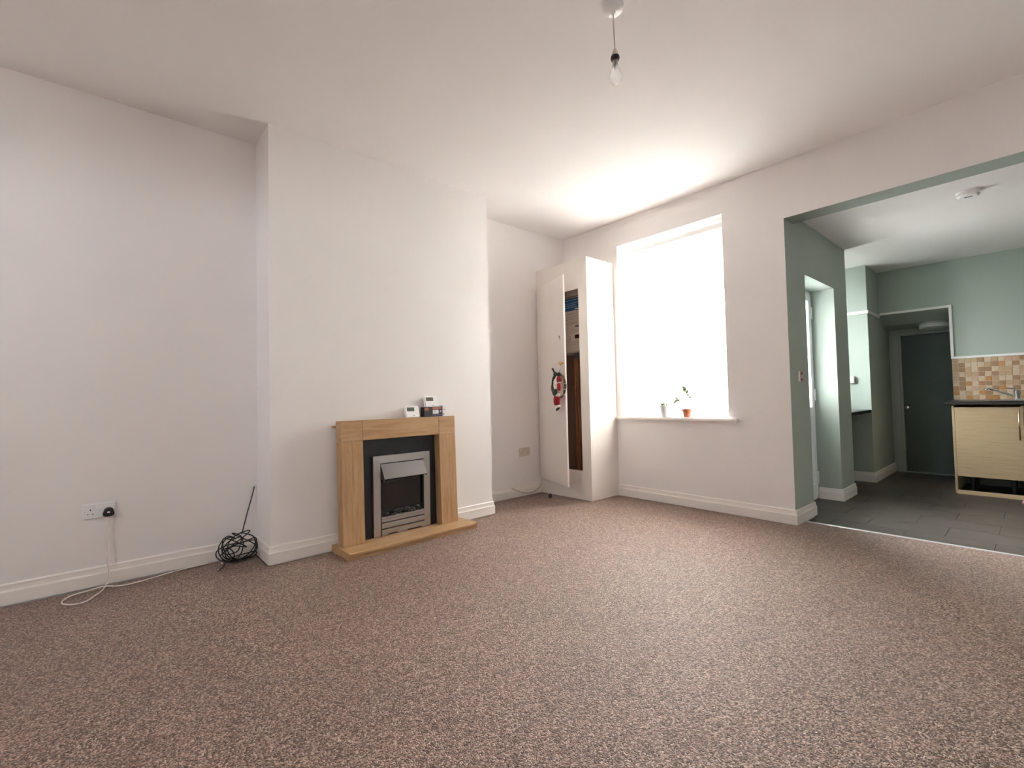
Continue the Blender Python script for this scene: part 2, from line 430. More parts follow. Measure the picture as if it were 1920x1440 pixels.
# ---- skirting boards
SK = [(0, 0), (.017, 0), (.017, .072), (.0125, .082), (.0105, .100), (.0105, .108), (.006, .114), (0, .114)]
def skirting(name, a, b, n, ma=0, mb=0, z=0.0, m=None, gap=.0025):
    """board from a to b on a wall with normal n; ma/mb: +1 outside mitre, -1 inside mitre, 0 square"""
    a = Vector((*a, 0)); b = Vector((*b, 0)); n = Vector((*n, 0)); t = (b-a).normalized(); bm = bmesh.new(); R = []
    for p, mi, s in ((a, ma, -1), (b, mb, 1)):
        R.append([bm.verts.new(p + n*d + t*(s*mi*d) + Vector((0, 0, z+h+(gap if h == 0 else 0)))) for d, h in SK])
    k = len(SK)
    for i in range(k): bm.faces.new((R[0][i], R[0][(i+1) % k], R[1][(i+1) % k], R[1][i]))
    bm.faces.new(R[0]); bm.faces.new(R[1])
    bmesh.ops.recalc_face_normals(bm, faces=bm.faces[:])
    me = bpy.data.meshes.new(name); bm.to_mesh(me); bm.free()
    o = link(name, me, m or M_gloss); o['kind'] = 'structure'; return o
skirting('baseboard_left', (XL, YN), (XL, Y1), (1, 0), 0, -1, gap=.006)
skirting('baseboard_chimney_near', (XL, Y1), (XC, Y1), (0, -1), -1, 1)
skirting('baseboard_chimney', (XC, Y1), (XC, Y2), (1, 0), 1, 1)
skirting('baseboard_chimney_far', (XC, Y2), (XA, Y2), (0, 1), 1, -1)
skirting('baseboard_alcove', (XA, Y2), (XA, YCB), (1, 0), -1, 0)
skirting('baseboard_window', (XCB, YW), (XO, YW), (0, -1), 0, 1)
skirting('baseboard_opening', (XO, YW), (XO, YD0), (1, 0), 1, 1, z=-.004)
skirting('baseboard_doorway', (XO-.19, YD1), (XO, YD1), (0, -1), 0, 1, z=KF)
skirting('baseboard_kitchen_left', (XO, YD1), (XO, YE), (1, 0), 1, 1, z=KF)
skirting('baseboard_recess', (XO, YE), (-2.0, YE), (0, 1), 1, -1, z=KF)
skirting('baseboard_pier', (-2.0, YB), (XP, YB), (0, -1), 0, 1, z=KF)
skirting('baseboard_lobby', (XP, YB), (XP, YLB), (1, 0), 1, 0, z=KF)
skirting('baseboard_kitchen_back', (-.662, YBK), (-.60, YBK), (0, -1), 1, 0, z=KF)
skirting('baseboard_jamb', (-.662, YBK), (-.662, YBK+.10), (-1, 0), 1, 0, z=KF)

# ---- carpet with a slightly ragged edge
bm = bmesh.new()
edge = []
def run(a, b, n, amp):
    a = Vector(a); b = Vector(b); L = (b-a).length; k = max(2, int(L/.06)); t = (b-a)/k; nv = Vector(n)
    ph = random.random()*9
    for i in range(k):
        q = a+t*i; s = i*.06
        w = amp*(.35+.65*(.5+.5*math.sin(s*5.3+ph))*(.6+.4*math.sin(s*13.7+ph*2)))
        if i == 0: w = amp*.4
        edge.append((q+nv*w))
s_ = .017
run((XL+s_, YN), (XL+s_, Y1-s_), (1, 0), .020)
run((XL+s_, Y1-s_), (XC+s_, Y1-s_), (0, -1), .008)
run((XC+s_, Y1-s_), (XC+s_, Y2+s_), (1, 0), .006)
run((XC+s_, Y2+s_), (XA+s_, Y2+s_), (0, 1), .004)
run((XA+s_, Y2+s_), (XA+s_, YCB), (1, 0), .006)
run((XA+s_, YCB), (XCB, YCB), (0, -1), .006)
run((XCB, YCB), (XCB, YW-s_), (1, 0), .004)
run((XCB, YW-s_), (XO+s_, YW-s_), (0, -1), .005)
for q in ((XO+s_, YW-s_), (XO+s_, 4.165), (.95, 4.165), (.95, YW), (XR, YW), (XR, YN)): edge.append(Vector(q))
vt = [bm.verts.new((q.x, q.y, 0)) for q in edge]; vb = [bm.verts.new((q.x, q.y, -.0135)) for q in edge]
f = bm.faces.new(vt); n_ = len(vt)
for i in range(n_): bm.faces.new((vt[i], vt[(i+1) % n_], vb[(i+1) % n_], vb[i]))
bmesh.ops.triangulate(bm, faces=[f]); bmesh.ops.recalc_face_normals(bm, faces=bm.faces[:])
me = bpy.data.meshes.new('carpet'); bm.to_mesh(me); bm.free()
tag(link('carpet', me, M_carpet), 'brown and beige speckled fitted carpet covering the living room floor', 'carpet')
ts = MB(); ts.prism([(4.163, -.01), (4.163, .002), (4.170, .0045), (4.190, .0035), (4.204, -.012), (4.204, KF)], 0, XO+.018, .95)
tag(ts.build('threshold_strip', M_strip), 'pale metal threshold strip between the carpet and the dark kitchen floor', 'threshold strip')

# ---- window to the yard (behind the blind)
def window(name, axis, plane, u0, u1, v0, v1, mull=(), tran=(), depth=.06, fr=.055):
    root = thing(name, None, None, kind='structure')
    def b(mb, ua, ub, va, vb, d0, d1):
        if axis == 1: mb.box((ua, plane+d0, va), (ub, plane+d1, vb), .004)
        else: mb.box((plane+d0, ua, va), (plane+d1, ub, vb), .004)
        return mb
    m = MB(); b(m, u0, u1, v0, v0+fr, 0, depth); b(m, u0, u1, v1-fr, v1, 0, depth); b(m, u0, u0+fr, v0+fr, v1-fr, 0, depth); b(m, u1-fr, u1, v0+fr, v1-fr, 0, depth)
    m.build('window_frame', M_pvc, root)
    us = [u0+fr]+[q for c in mull for q in (c-fr/2, c+fr/2)]+[u1-fr]
    vs = [v0+fr]+[q for c in tran for q in (c-fr/2, c+fr/2)]+[v1-fr]
    for c in mull: b(MB(), c-fr/2, c+fr/2, v0+fr, v1-fr, .004, depth-.004).build('mullion', M_pvc, root)
    for c in tran: b(MB(), u0+fr, u1-fr, c-fr/2, c+fr/2, .006, depth-.006).build('transom', M_pvc, root)
    for i in range(0, len(us), 2):
        for j in range(0, len(vs), 2):
            b(MB(), us[i]-.004, us[i+1]+.004, vs[j]-.004, vs[j+1]+.004, depth*.45, depth*.45+.006).build('pane', M_glass, root)
    return root
w1 = window('window_1', 1, YW+.205, WX0, WX1, WZ0+.01, WZ1, mull=(-2.33,), tran=(2.02,), fr=.07)
sill = MB(); sill.box((WX0+.001, YW-.001, WZ0-.022), (WX1-.001, YW+.204, WZ0+.006))
sill.box((WX0-.045, YW-.042, WZ0-.024), (WX1+.085, YW-.0005, WZ0+.006), .008, 2)
sill.build('window_sill', M_gloss, w1)
window('window_2', 0, -2.08, 5.80, 6.18, 1.05, 2.30, tran=(2.0,))
window('added_front_window', 1, YN-.15, -2.11, -1.69, 2.03, 2.60)  # unseen window, added to bring fill light in behind the camera

window('added_side_window', 0, XR+.09, -1.39, -1.11, 2.04, 2.60)  # unseen window, added to throw side fill across the room

# ---- outer kitchen door
d1 = thing('door_1', None, None, kind='structure')
fx = XO-.20
m = MB(); fr = .045
m.box((fx-.07, YD0, KF), (fx, YD0+fr, ZD-.001), .004); m.box((fx-.07, YD1-fr, KF), (fx, YD1-.001, ZD-.001), .004); m.box((fx-.07, YD0+fr, ZD-fr), (fx, YD1-fr, ZD-.001), .004)
m.box((fx-.07, YD0+fr, KF), (fx, YD1-fr, KF+.03), .004)
m.build('door_frame', M_pvc, d1)
ya, yb = YD0+fr-.01, YD1-fr+.012
leaf = MB(); st = .075; zm0, zm1 = .78, .88
lx0, lx1 = fx-.052, fx+.012
leaf.box((lx0, ya, KF+.035), (lx1, ya+st, ZD-fr+.012), .006); leaf.box((lx0, yb-st, KF+.035), (lx1, yb, ZD-fr+.012), .006)
leaf.box((lx0, ya+st, ZD-fr-st+.012), (lx1, yb-st, ZD-fr+.012), .006); leaf.box((lx0, ya+st, zm0), (lx1, yb-st, zm1), .006); leaf.box((lx0, ya+st, KF+.035), (lx1, yb-st, KF+.16), .006)
leaf.build('door_leaf', M_pvc, d1)
MB().box((fx-.034, ya+st-.004, zm1-.004), (fx-.026, yb-st+.004, ZD-fr-st+.016)).build('pane', M_glass, d1)
pn = MB(); pn.box((fx-.036, ya+st, KF+.16), (fx-.012, yb-st, zm0), .003); pn.box((fx-.014, ya+st+.06, KF+.22), (fx-.004, yb-st-.06, zm0-.06), .004); pn.build('door_panel', M_pvc, d1)
for hz in (1.80, .995, .19):
    h = MB(); h.box((fx-.004, YD1-fr-.03, hz-.055), (fx+.016, YD1-.012, hz-.003), .004); h.box((fx-.004, YD1-fr-.03, hz+.003), (fx+.016, YD1-.012, hz+.055), .004)
    h.tube([(fx+.018, YD1-.052, hz-.058), (fx+.018, YD1-.052, hz+.058)], .009, 10); h.build('hinge', M_pvc, d1)
h = MB(); h.box((lx1, ya+.03, .86), (lx1+.008, ya+.065, 1.10), .003); h.tube([(lx1+.008, ya+.047, 1.02), (lx1+.05, ya+.047, 1.02), (lx1+.055, ya+.17, 1.02)], .009, 8); h.build('door_handle', M_pvc, d1)

# ---- dark inner door in the lobby
d2 = thing('door_2', None, None, kind='structure')
m = MB(); m.box((-1.272, YLB-.012, KF), (-1.207, YLB-.0005, 1.78), .003); m.box((-1.207, YLB-.012, 1.722), (-.35, YLB-.0005, 1.775), .003)
m.build('architrave', M_green, d2)
MB().box((-1.2049, YLB+.055, KF+.012), (-.421, YLB+.095, 1.719), .002).build('door_leaf', M_gdark, d2)
m = MB(); m.box((-1.2045, YLB+.0, KF), (-1.185, YLB+.054, 1.719)); m.build('door_stop', M_green, d2)
m = MB(); m.lathe([(0, 0), (.012, 0), (.012, .02), (.026, .03), (.028, .045), (.018, .058), (0, .06)], 16, (-1.150, YLB+.055, .80), 'Y'); m.build('door_knob', M_chrome, d2, 'auto')
MB().box((-1.272, YLB-.03, KF), (-.26, YLB+.054, KF+.011), .003).build('threshold', M_green, d2)

# ---- trims in the kitchen
def trim(name, *boxes, m=None):
    b = MB()
    for lo, hi in boxes: b.box(lo, hi, .003)
    o = b.build(name, m or M_trim); o['kind'] = 'structure'; return o
trim('trim_1', ((XP+.012, YBK-.014, 1.944), (-.640, YBK-.0003, 1.972)))
trim('trim_2', ((-.668, YBK-.014, 1.386), (-.640, YBK-.0003, 1.9435)))
trim('trim_3', ((-.668, YBK-.014, 1.360), (1.6, YBK-.0003, 1.3855)))
trim('trim_4', ((XP+.0003, YB-.012, 1.915), (XP+.012, YBK-.0003, 1.952)))
trim('trim_5', ((-2.0, YB-.012, 1.915), (XP-.0003, YB-.0003, 1.952)))

# ---- yard outside
speck('concrete_yard', [(.3, (.15, .147, .14)), (.7, (.21, .206, .197))], 3, .9)
slab('ground', 2, -.35, -.30, (-60, 60), (-60, 60), mats=[MATS['concrete_yard']])
#@@OBJECTS
# ================================================================== FIREPLACE
def pl(p, T=None): return p
suite_rot = math.atan2(.030, .945)          # the suite stands a little askew to the wall
S_O = (-3.116, 1.203)                      # front left foot of the surround
def suite_M(lean=0.0):
    """local: x = out of the wall, y = along the wall to the right, z up; origin at the front-left foot"""
    return Matrix.Translation((S_O[0], S_O[1], 0)) @ Matrix.Rotation(suite_rot, 4, 'Z')
sur = thing('fireplace_surround', 'oak fireplace surround with black back panel and hearth on the chimney breast', 'fireplace', (S_O[0], S_O[1], 0), (0, 0, suite_rot))
LEAN = Matrix.Rotation(math.radians(-1.7), 4, 'Y')
HB = .047; HT = .893; WD = .945; LW = .155; DP = .085; HZ = .752
LM = Matrix.Translation((0, 0, HB)) @ LEAN @ Matrix.Translation((0, 0, -HB))
g = .0012
MB().box((-DP, 0, HB+.0005), (0, LW, HZ-g), .0015, M=LM).build('leg', M_oakz, sur)
MB().box((-DP, WD-LW, HB+.0005), (0, WD, HZ-g), .0015, M=LM).build('leg', M_oakz, sur)
MB().box((-DP, LW+g, HZ), (0, WD-LW-g, HT), .0015, M=LM).build('mantel_rail', M_oaky, sur)
MB().box((-DP, 0, HZ), (0, LW-g, HT), .0015, M=LM).build('corner_block', M_oaky, sur)
MB().box((-DP, WD-LW+g, HZ), (0, WD, HT), .0015, M=LM).build('corner_block', M_oaky, sur)
bp_ = MB(); bp_.box((-DP+.004, LW-.01, HB+.001), (-DP+.012, WD-LW+.01, HZ+.02), M=LM)
bp_.build('back_panel', speck('black_back_panel', [(.3, (.008, .008, .010)), (.7, (.014, .014, .017))], 20, .38), sur)
hb = MB(); hb.prism([(-.135, 0), (.146, 0), (.146, HB-.022), (.156, HB-.018), (.156, HB-.004), (.150, HB), (-.135, HB)], 1, -.025, 1.02)
hb.build('hearth', M_oaky, sur)
pg = MB(); pg.box((-.138, -.012, .848), (-.085, .004, .862), .001, M=LM); pg.build('wall_bracket', M_oakz, sur)

# electric fire standing in the surround
fire = thing('electric_fire', 'brushed steel electric fire with canopy hood and black coal bed', 'electric fire', (S_O[0], S_O[1], HB+.0005), (0, 0, suite_rot))
FL = Matrix.Identity(4)
f0, f1, fz0, fz1 = .248, .722, 0.0, .578      # along the wall, height above hearth
bx = -.058                                    # front face of the frame
def fpl(pts, d0, d1, mi=0, mb=None):
    return (mb or MB()).prism(pts, 0, d0, d1, mi)
fw_ = .055
fpl([(f0, 0), (f0+fw_, 0), (f0+fw_, fz1-fw_), (f0, fz1)], bx-.022, bx).build('frame_side', M_steel, fire)
fpl([(f1, 0), (f1-fw_, 0), (f1-fw_, fz1-fw_), (f1, fz1)], bx-.022, bx).build('frame_side', M_steel, fire)
fpl([(f0, fz1), (f0+fw_+.0004, fz1-fw_+.0004), (f1-fw_-.0004, fz1-fw_+.0004), (f1, fz1)], bx-.022, bx).build('frame_top', M_steel, fire)
i0, i1 = f0+fw_, f1-fw_
m = MB(); m.box((bx-.028, i0, .0), (bx-.024, i1, fz1-fw_))           # dark fire box behind
m.box((bx-.030, i0+.001, .135), (bx-.006, i0+.010, fz1-fw_-.001)); m.box((bx-.030, i1-.010, .135), (bx-.006, i1-.001, fz1-fw_-.001))
m.build('fire_box', mat('fire_box_black', (.006, .006, .007), .3), fire)
MB().box((bx-.0235, i0+.012, .16), (bx-.0205, i1-.012, fz1-fw_-.02)).build('fire_glass', mat('dark_glass', (.006, .006, .008), .06, spec=.6), fire)
# hood: sloped steel plate with cheeks
hd = MB(); zt_, zb_ = fz1-fw_-.006, fz1-fw_-.108
hd.prism([(bx-.004, zt_), (bx+.056, zb_), (bx+.053, zb_-.004), (bx-.008, zt_-.004)], 1, i0+.004, i1-.004)
hd.prism([(bx-.006, zt_-.004), (bx+.053, zb_-.003), (bx+.053, zb_-.010), (bx-.010, zb_-.012)], 1, i0+.004, i0+.007)
hd.prism([(bx-.006, zt_-.004), (bx+.053, zb_-.003), (bx+.053, zb_-.010), (bx-.010, zb_-.012)], 1, i1-.007, i1-.004)
hd.build('hood', mat('hood_steel', (.19, .178, .17), .42, 1), fire)
MB().box((bx-.018, i0+.02, zb_-.035), (bx-.010, i1-.03, zb_-.018), .003).build('lamp_baffle', mat('smoked_strip', (.05, .05, .055), .25), fire)
# fuel bed
co = MB(); random.seed(3)
for k in range(34):
    yy = random.uniform(i0+.02, i1-.02); s = random.uniform(.010, .019)
    co.ball((bx-.010+random.uniform(-.008, .010), yy, .142+random.uniform(0, .028)*(1-abs((yy-(i0+i1)/2)/.19)*.5)), s, 1, (1, 1.2, .8), jit=.22, flat=True)
oc = co.build('coals', speck('coal_black', [(.35, (.012, .012, .013)), (.62, (.05, .05, .05)), (.75, (.22, .21, .20))], 60, .55), fire); oc['kind'] = 'stuff'
MB().box((bx-.02, i0+.002, .118), (bx+.008, i1-.002, .1215)).build('coal_tray', mat('fire_box_black'), fire)
for k, (za, zb) in enumerate(((.0965, .137), (.0525, .0905))):
    MB().prism([(bx-.014, za), (bx+.008, za+.002), (bx+.008, zb-.003), (bx+.004, zb), (bx-.014, zb)], 1, i0+.003, i1-.003).build('front_bar', M_steel, fire)
c0, c1 = i0+.003, i1-.003
lb = MB(); ymid = (c0+c1)/2
lb.prism([(c0, 0), (c0+.045, 0), (c0+.055, .012), (ymid-.055, .012), (ymid-.045, 0), (ymid+.02, 0), (ymid+.03, .012), (c1-.03, .012), (c1-.02, 0), (c1, 0), (c1, .0465), (c0, .0465)], 0, bx-.014, bx+.008)
lb.build('front_bar', M_steel, fire)

# ---- things on the mantel
SM = suite_M() @ LM
def onmantel(y, x=-.05, dz=0.0):
    p = SM @ Vector((x, y, HT)); return Vector((p.x, p.y, p.z+dz))
M_lcd = mat('lcd_green_grey', (.10, .125, .105), .2)
M_grey = mat('grey_print', (.25, .25, .27), .5)
def thermostat(name, label, p, yaw, tilt, lcd):
    t = thing(name, label, 'thermostat', p, (0, tilt, suite_rot+yaw), 'wireless thermostats on the mantel')
    b = MB(); b.box((-.024, -.062, 0), (0, .062, .092), .007, 3); b.build('casing', M_white, t, 'auto')
    MB().box((-.0006, -.046, .050), (.0008, .018, .080), .0004).build('display', lcd, t, label='dark grey green display')
    MB().box((-.0006, -.054, .004), (.0012, .034, .044), .001).build('flap', M_white, t)
    MB().box((.0008, .000, .012), (.0016, .016, .0165)).build('logo', M_grey, t)
    for k in range(3):
        MB().box((-.0004, .036+(k % 2)*.004, .030+k*.018), (.0016, .050, .038+k*.018), .0006).build('button', M_white, t)
    b = MB(); b.prism([(-.004, 0), (-.050, 0), (-.024, .05), (-.024, .03)], 1, -.03, .03); b.build('stand', M_white, t)
    return t
p = onmantel(.588, -.045, .0006); thermostat('room_thermostat', 'white room thermostat standing directly on the oak mantel', p, .0, -.22, M_lcd)
BZ = .0765
bm_ = onmantel(.772, -.045, .0004)
t = thing('bulb_box', 'black and dark red light bulb carton on the mantel', 'box', bm_, (0, 0, suite_rot+.02))
MB().box((-.05, -.085, 0), (.0, .085, BZ), .001).build('carton', mat('carton_black', (.012, .009, .012), .45), t)
MB().box((0, -.018, .001), (.0006, .0845, BZ-.001)).build('print_panel', mat('print_navy', (.03, .022, .05), .4), t)
MB().box((.0005, -.010, .058), (.0011, .080, .075)).build('print_band', mat('print_red', (.36, .06, .045), .4), t)
for k in range(7): MB().box((.001, -.004+k*.011, .0625), (.0015, .003+k*.011, .071)).build('lettering', mat('print_pink', (.70, .42, .36), .4), t)
MB().box((.0005, -.006, .022), (.0011, .050, .053), .0002).build('print_window', mat('print_white', (.72, .74, .76), .4), t)
MB().box((.001, .002, .040), (.0015, .022, .046)).build('lettering', M_grey, t)
MB().box((.0005, -.010, .010), (.0011, .080, .0145)).build('print_line', mat('print_lilac', (.30, .24, .42), .4), t)
b = MB(); b.lathe([(0, 0), (.010, 0), (.010, .0006), (0, .0006)], 14, (.0005, .069, .041), 'X'); b.build('print_badge', mat('print_silver', (.45, .42, .45), .4), t)
b = MB(); b.box((.0, -.083, .050), (.0008, -.045, .070)); b.build('print_orange', mat('print_orange', (.33, .10, .04), .4), t)
b = MB(); b.box((.0, -.040, .054), (.0008, -.022, .068)); b.build('print_dull', mat('print_maroon', (.12, .03, .035), .4), t)
wb = thing('white_carton', 'small white carton standing behind the black bulb carton', 'box', onmantel(.828, -.050, .0004), (0, 0, suite_rot))
MB().box((-.045, .036, 0), (-.002, .078, .088), .001).build('carton', mat('carton_white', (.80, .79, .80), .5), wb)
MB().box((-.002, .046, .050), (-.0014, .066, .056)).build('lettering', M_grey, wb)
MB().box((-.002, .042, .014), (-.0014, .050, .022)).build('print_dot', mat('print_violet', (.12, .06, .28), .4), wb)
p = bm_ + Vector((-.001, -.008, BZ+.0006)); thermostat('room_thermostat', 'white room thermostat perched on top of the black bulb carton', p, -.05, -.28, mat('lcd_olive', (.16, .15, .115), .2))

# ================================================================== SOCKETS, PLUG, CABLES (left wall)
def socket(name, label, p, wall_n, ivory=False, w=.146, h=.086):
    """plate on a wall facing +X; p = plate centre on the wall"""
    t = thing(name, label, 'socket', p, (0, 0, 0), 'double wall sockets')
    mm = mat('ivory_plastic', (.66, .58, .49), .4) if ivory else M_white
    b = MB(); b.box((.0004, -w/2, -h/2), (.010, w/2, h/2), .004, 2); b.build('plate', mm, t, 'auto')
    for s in (-1, 1):
        c = s*.0365*w/.146
        sw = MB(); sw.prism([(.0095, -.010), (.0135, -.010), (.0105, .010), (.0095, .010)], 1, c-s*.029-.005, c-s*.029+.005, M=Matrix.Translation((0, 0, .018)))
        sw.build('switch', mm, t)
        for dy, dz, a, bb in ((0, .008, .0022, .0045), (-.011, -.016, .0036, .002), (.011, -.016, .0036, .002)):
            MB().box((.0098, c+dy-a, dz-bb), (.0102, c+dy+a, dz+bb)).build('pin_hole', M_dark, t)
    for s in (-1, 1):
        b = MB(); b.lathe([(0, 0), (.003, 0), (.003, .0008), (0, .001)], 10, (.0099, s*(w/2-.012), 0), 'X'); b.build('screw', M_chrome, t)
    return t
socket('wall_socket', 'white double wall socket with black plug on the left wall', (XL, -.024, .431), 1)
pg = thing('power_lead', 'black plug with white flex trailing down the left wall onto the carpet', 'power lead', (XL+.0105, .018, .418))
b = MB(); pts = [(-.024, -.018), (-.026, -.006), (-.018, .018), (-.008, .025), (.008, .025), (.018, .018), (.026, -.006), (.024, -.018), (.012, -.024), (-.012, -.024)]
b.prism(pts, 0, .0, .030)
bmesh.ops.bevel(b.bm, geom=[e for e in b.bm.edges if all(abs(v.co.x-.030) < 1e-5 for v in e.verts)], offset=.007, segments=3, affect='EDGES')
b.build('plug', M_black, pg, 'auto')
MB().box((.0298, -.006, -.002), (.0306, .006, .005), .0003).build('label_patch', M_white, pg)
cpts = [(-3.578, .018, .394), (-3.577, .012, .33), (-3.573, .008, .25), (-3.567, .012, .15), (-3.561, .022, .075), (-3.548, .016, .030), (-3.500, -.004, .0050), (-3.42, -.035, .0048), (-3.352, -.07, .0048), (-3.345, -.118, .0048), (-3.395, -.160, .0048), (-3.455, -.163, .0048), (-3.515, -.125, .0048), (-3.535, -.06, .0048), (-3.525, .0, .0135), (-3.505, .06, .0048), (-3.492, .12, .0048), (-3.520, .22, .0048), (-3.555, .32, .0048), (-3.570, .43, .0048), (-3.572, .50, .0046)]
cpts = [(x-(XL+.0105), y-.018, z-.418) for x, y, z in cpts]
b = MB(); b.tube(catmull(cpts, 8), .0038, 8); b.build('flex', mat('white_flex', (.78, .72, .66), .4), pg)
# aerial cable: from a hole in the corner to a loose coil
ax = thing('aerial_cable', 'loosely coiled black aerial cable hanging from a hole in the corner', 'cable', (-3.50, .68, 0))
random.seed(11)
def A(x, y, z): return (x+3.50, y-.68, z)
path = [A(XL-.005, .772, .455), A(XL+.012, .771, .447), A(XL+.016, .755, .38), A(XL+.026, .722, .27), A(XL+.040, .694, .165)]
cx, cy, cz = -3.487, .652, .098
for li in range(8):
    ra = (.108, .060, .100, .045, .085, .112, .070, .095)[li]; rb = (.088, .050, .070, .040, .090, .060, .075, .045)[li]; tl = (.3, -1.2, .9, 1.6, -.5, .1, 1.2, -.8)[li]; sp = random.uniform(-.9, .9)
    oy, oz = (0, -.040, .010, -.055, .030, -.004, -.020, .015)[li], (0, .010, -.018, -.045, .002, -.030, .012, -.048)[li]
    for k in range(8):
        a = PI*.4 + 2*PI*k/8*(1 if li % 3 else -1)
        u, v = ra*math.cos(a), rb*math.sin(a)
        py = cy+oy+u*math.cos(tl*.55)-v*math.sin(tl*.55)*.6
        pz = cz+oz+u*math.sin(tl*.55)*.55+v
        px = cx+u*math.sin(sp)*.75+.020*math.sin(a*2+li)
        path.append(A(min(max(px, -3.574), -3.385), py, min(max(pz, .0045), .196)))
path += [A(-3.43, .60, .05), A(-3.41, .56, .012), A(-3.39, .535, .0045)]
b = MB(); b.tube(catmull(path, 7), .0036, 7); b.build('coax', mat('black_cable', (.010, .009, .009), .4), ax)
b = MB(); b.tube([A(-3.39, .535, .0062), A(-3.375, .522, .0062)], .0055, 10); b.build('connector', M_chrome, ax)
b = MB(); b.tube([A(-3.47, .565, .030), A(-3.452, .560, .010)], .006, 10); b.build('connector', M_chrome, ax)
# small filled hole where the cable leaves the wall
hl = MB(); hl.lathe([(.006, 0), (.016, .0005), (.012, .003), (.005, .003)], 14, (XL+.0003, .772, .455), 'X'); 
tag(hl.build('cable_grommet', M_white), 'tiny white filler ring around the aerial cable hole in the wall', 'grommet')
# far alcove
socket('wall_socket', 'cream double wall socket low in the alcove beside the white cupboard', (XA, 3.341, .455), 1, ivory=True)
fc = MB(); fc.tube(catmull([(XA+.0215, 3.14, .100), (XA+.022, 3.22, .066), (XA+.022, 3.30, .034), (XA+.0225, 3.38, .022), (XA+.0225, 3.46, .026), (XA+.0225, 3.53, .060), (XA+.022, 3.565, .105)], 6), .003, 6)
tag(fc.build('thin_wire', mat('grey_wire', (.35, .31, .28), .5)), 'thin wire sagging along the alcove skirting to the cupboard', 'wire')
bl = thing('door_stop', 'small round black stop with pale rim on the carpet before the cupboard', 'door stop', (-3.345, 3.415, 0))
qm = Matrix.Rotation(math.radians(-40), 4, 'Z')
b = MB(); b.lathe([(.0, -.016), (.020, -.016), (.026, -.010), (.026, .006), (.021, .012)], 20, (0, 0, .0262), 'X', M=qm @ Matrix.Identity(4)); b.build('rim', mat('pale_blue_grey', (.42, .47, .50), .4), bl, 'auto')
b = MB(); b.lathe([(.021, .011), (.018, .016), (.010, .018), (0, .017)], 20, (0, 0, .0262), 'X', M=qm); b.build('face', M_black, bl, 'auto')
b = MB(); b.lathe([(.005, .0165), (.004, .020), (0, .021)], 10, (0, 0, .0262), 'X', M=qm); b.build('hub', mat('pale_blue_grey'), bl)

# ================================================================== BOILER CUPBOARD
cb = thing('boiler_cupboard', 'tall white built-in cupboard with its door ajar in the window corner', 'cupboard', (XCB, YCB, 0))
def C(p): return (p[0]-XCB, p[1]-YCB, p[2])
cpth = .020; OX0, OX1, OZ0, OZ1 = XA+.05, -3.045, .287, 2.118
def cbox(lo, hi, name, m=M_cupb, bev=.0015): return MB().box(C(lo), C(hi), bev).build(name, m, cb)
me_o = slab('front_frame', 1, 0, cpth, (XA+.0005-XCB, 0), (.0005, ZCB), [(OX0-XCB, OX1-XCB, OZ0, OZ1)], [M_cupb], parent=cb)
cbox((XCB-cpth, YCB+cpth+.0003, .0005), (XCB, YW-.0005, ZCB), 'side_panel')
cbox((XA+.0005, YCB+cpth+.0003, ZCB-cpth), (XCB-cpth-.0003, YW-.0005, ZCB), 'top_panel')
M_in = mat('cupboard_inside_brown', (.34, .215, .16), .8)
cbox((XA+.0006, YCB+cpth+.0005, .0005), (XA+.006, YW-.001, ZCB-cpth-.001), 'lining', M_in, 0)
cbox((XA+.0065, YW-.010, .0005), (XCB-cpth-.0005, YW-.001, ZCB-cpth-.001), 'lining', M_in, 0)
cbox((XCB-cpth-.006, YCB+cpth+.0005, .0005), (XCB-cpth-.0005, YW-.0105, ZCB-cpth-.001), 'lining', M_in, 0)
# door, hinged on the wall side, ajar
DW, DA = .66, math.radians(21.5)
dz0, dz1 = .166, 2.213
dr = MB(); dr.box((0, -.018, dz0), (DW, 0, dz1), .002)
door = dr.build('door', M_cupb, cb, loc=C((XA+.020, YCB-.001, 0)), rot=(0, 0, -DA))
kn = MB(); kn.lathe([(0, 0), (.009, 0), (.008, .014), (.014, .022), (.018, .030), (.016, .040), (.008, .045), (0, .046)], 18, (DW-.034, -.018, 1.352), 'Y'); kn.build('knob', M_brass, door, 'auto')
hk = MB(); zc = 1.612; hxx = DW-.085
hk.tube(catmull([(hxx, -.0185, zc-.030), (hxx, -.024, zc-.010), (hxx-.004, -.027, zc+.008), (hxx-.016, -.030, zc+.012)], 5), .0026, 6)
hk.tube(catmull([(hxx, -.024, zc-.008), (hxx+.006, -.028, zc+.008), (hxx+.014, -.032, zc+.012)], 5), .0026, 6)
hk.build('hook', mat('dark_metal', (.10, .085, .075), .4, .6), door)
for hz in (.40, 1.19, 1.98):
    h = MB(); h.tube([(.0, .003, hz-.03), (.0, .003, hz+.03)], .005, 8); h.build('hinge', M_chrome, door)
